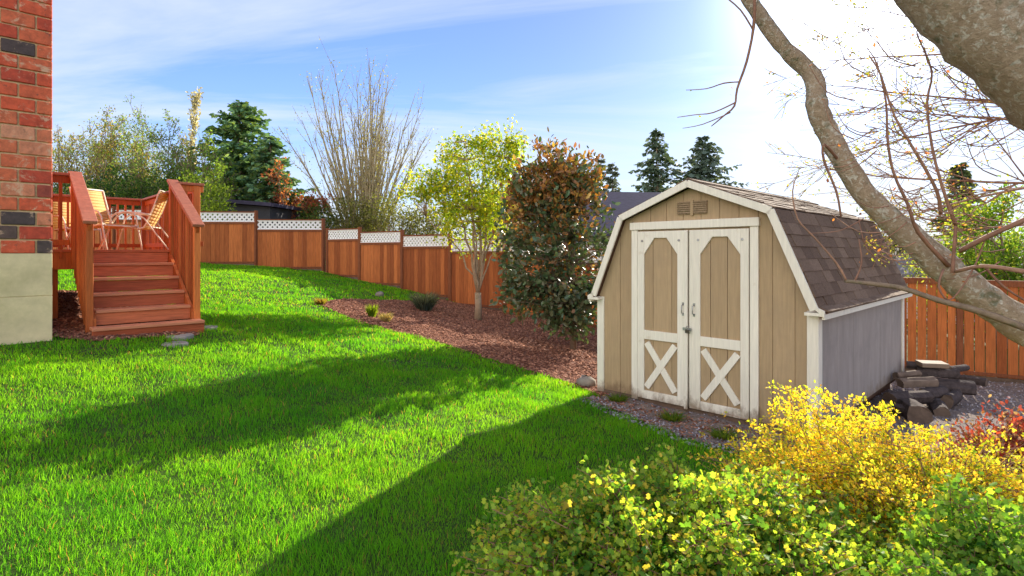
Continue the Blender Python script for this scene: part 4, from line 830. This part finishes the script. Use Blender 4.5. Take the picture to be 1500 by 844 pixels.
# bushes beyond the fence
def bush(name,label,px,pyt,d,rx,ry,cols,ls=.11,n=260,m='leaf',per=16,z0=None,grp='bushes beyond the fence'):
    x=(px-750)/F*d; z0=gz(x,d) if z0 is None else z0; top=H-(pyt-370)/F*d; h=top-z0; t=thing(name,label,'bush',(x,d,z0),0,grp); W_=MB()
    tips=rp_ell((0,0,h*.52),(rx,ry,h*.5),n,.33,hole(3.3,1.3,px)); 
    for q in tips[::3]: W_.tube(curve((q.x*.1,q.y*.1,0),q,(0,0,.1),3),lerpr(.02,.006,3),3)
    W_.build('stems',M['bark'],t); leafy_tips(tips,per,.16,ls,cols,T_OVAL,M[m],t,out_c=(0,0,h*.4)); return t
gr1=[(.07,.12,.03),(.11,.17,.04),(.05,.08,.025)]; gr2=[(.14,.20,.03),(.2,.25,.04),(.09,.14,.03)]; ol=[(.13,.13,.05),(.19,.18,.07),(.09,.10,.04)]
bush('leafy_bush','dark green bush just above the left chair beyond the deck',168,243,22,1.2,1.0,[(.035,.075,.025),(.05,.10,.03)])
bush('leafy_bush','green bush above the deck railing gap between the chairs',212,262,22,1.2,1,gr1); bush('leafy_bush','olive bush above the back deck railing near the stairs',250,246,23,1.3,1,gr1)
bush('leafy_bush','light green bush behind the right stair handrail',292,258,20,1.1,1,gr2,n=300); bush('leafy_bush','green bush close to the brick wall beyond the deck',98,262,23,1.5,1,gr1)
bush('leafy_bush','low yellow green growth hanging over the lattice beside the deck',297,306,18.6,.4,.4,gr2,.08,80)
bush('twiggy_bush','dense olive twiggy mass at the left foot of the bare tree',512,292,22.5,1.2,1.1,ol,.09,380); bush('twiggy_bush','dense olive twiggy mass at the right foot of the bare tree',572,284,22.5,1.4,1.1,ol,.09,420)
bush('leafy_bush','low green bush left of the bare tree foot',468,304,23,.9,.8,gr1); bush('leafy_bush','pale bush behind the yellow green tree',640,300,22,1.4,1,ol,.1,300)
bush('leafy_bush','grey green bush between the yellow green tree and the magnolia',745,300,24,1.6,1.2,ol,.12,300)
bush('leafy_bush','green hedge bush far behind the magnolia',830,318,26,1.8,1.2,gr1,.13,260)
bush('leafy_bush','hazy green bush directly behind the rear shed roof corner',1300,322,22,1.5,1.2,ol,.14,300,m='leafy')
S3={'wob':.09,'up':[.06,.03,.0],'levels':2,'kids':[13,7],'t0':[.15,.2],'ang':[.8,.7],'lr':[.55,.5],'leaf_from':1,'nl':26,'tap':.85,'rmin':.006}
gtree('green_tree','bright green leafed tree behind the plank fence at the right edge',1470,262,13,S3,.10,[(.16,.27,.03),(.10,.2,.025),(.27,.33,.04)],M['bark'],.07,[(0,0,1),(-.5,.1,1,.8),(.5,-.1,1,.8),(.2,.4,1,.8)],frac=.8,jit=.1)
bush('leafy_bush','bright green bush low over the plank fence at the right',1455,318,13.5,1.3,1,[(.15,.26,.03),(.1,.19,.03),(.28,.34,.05)],.09,320,m='leafy')
bush('leafy_bush','yellowish bush behind the lichen covered limb',1375,345,15,.9,.8,[(.24,.27,.06),(.16,.2,.05)],.08,170,m='leafy')
# bare horizontal limbs from a tree out to the right
x,y=8.7,7.3; t=thing('bare_branch_tree','bare tree reaching thin horizontal budding branches in from the right','tree',(x,y,gz(x,y))); W_=MB(); LV=[]
W_.tube([(0,0,-.1),(0,0,3),(0,0,6)],[.16,.12,.08],8)
S4={'wob':.05,'up':[-.006,.02,0],'levels':2,'kids':[14,6],'t0':[.15,.2],'ang':[.55,.6],'lr':[.34,.42],'leaf_from':0,'nl':5,'tap':.85,'n':9,'rmin':.0035}
for (z,dx,dy,dz,L) in ((2.6,-1,-.1,.05,4.3),(3.1,-1,.15,.05,4.6),(3.5,-1,-.05,.12,4.6),(3.9,-1,.1,.08,4.4),(4.3,-1,-.15,.16,4.4),(4.8,-1,.1,.10,4.6),(5.2,-1,.0,.18,4.4),(2.9,-1,.3,.12,4.6),(4.0,-1,.35,.1,4.6)):
    grow(W_,LV,(0,0,z),(dx,dy,dz),L*1.0,.026,0,S4)
W_.build('trunk',M['twig'],t,True); leafcloud('foliage',LV,.04,[(.36,.36,.06),(.4,.25,.08),(.25,.3,.05)],T_OVAL,M['leafy'],t,.03)

# ------------------------------------------------------------ buildings beyond the fence
def gable_house(name,label,cx_,cy_,rz,w,l,wz0,wz1,rz1,mw,mr,oh=.35,win=True,cat='house'):
    t=thing(name,label,cat,(cx_,cy_,0),rz); mb=MB(); mb.prism([(-w/2,wz0),(w/2,wz0),(w/2,wz1),(0,rz1-.1),(-w/2,wz1)],-l/2,l/2,.5); mb.build('wall',mw,t)
    for s in (-1,1):
        mb=MB(); sl=(rz1-wz1)/(w/2); e=w/2+oh; mb.prism([(0,rz1),(s*e,rz1-sl*e),(s*e,rz1-sl*e+.14),(0,rz1+.14)][::s],-l/2-oh,l/2+oh,.5); mb.build('roof',mr,t)
    for s in (-1,1):
        for yy in (-l/2-oh-.03,l/2+oh):
            mb=MB(); e=w/2+oh; sl=(rz1-wz1)/(w/2); mb.prism([(0,rz1-.08),(s*e,rz1-sl*e-.08),(s*e,rz1-sl*e+.15),(0,rz1+.15)][::s],yy,yy+.03,.5); mb.build('fascia',M['trim'],t)
    if win:
        for x0 in (-w/4,w/4):
            mb=MB(); mb.b6(x0-.45,x0+.45,-l/2-.03,-l/2-.001,wz1-1.5,wz1-.5,.5); o=mb.build('window',M['trim'],t); mb=MB(); mb.b6(x0-.38,x0+.38,-l/2-.04,-l/2-.031,wz1-1.43,wz1-.57,.5); mb.build('pane',M['glass'],o)
    return t
gable_house('neighbour_house','house with a dark purple roof and pale walls left behind the shed',3.4,30,math.radians(95),9,9,-.5,2.6,4.85,M['farwall'],M['darkroof'])
gable_house('neighbour_house','grey roofed house beyond the fence behind the rear shed corner',16.5,22,math.radians(25),7,7,-.8,.9,2.1,M['farwall'],M['greyroof'])
gable_house('neighbour_house','grey roofed house far behind the deck chairs',-20.5,30,math.radians(80),7,8,.8,3.6,5.5,M['farwall'],M['greyroof'],win=False)
t=thing('outbuilding','low black outbuilding with flat sloping roof behind the lattice fence','outbuilding',(-11.1,23.0,gz(-11.1,23.0)),math.radians(-6)); z=t.location.z
mb=MB(); mb.b6(-1.6,1.75,-1.2,1.2,0,3.45-z,.5); mb.build('wall',M['blackwall'],t); mb=MB(); mb.prism([(-1.85,3.78-z),(1.95,3.46-z),(1.95,3.60-z),(-1.85,3.93-z)],-1.45,1.45,.5); mb.build('roof',M['darkroof'],t); mb=MB(); mb.prism([(-1.6,3.45-z),(1.75,3.45-z),(-1.6,3.76-z)],-1.19,1.19,.5); mb.build('gable_board',M['blackwall'],t)
print('objects',len(bpy.data.objects))
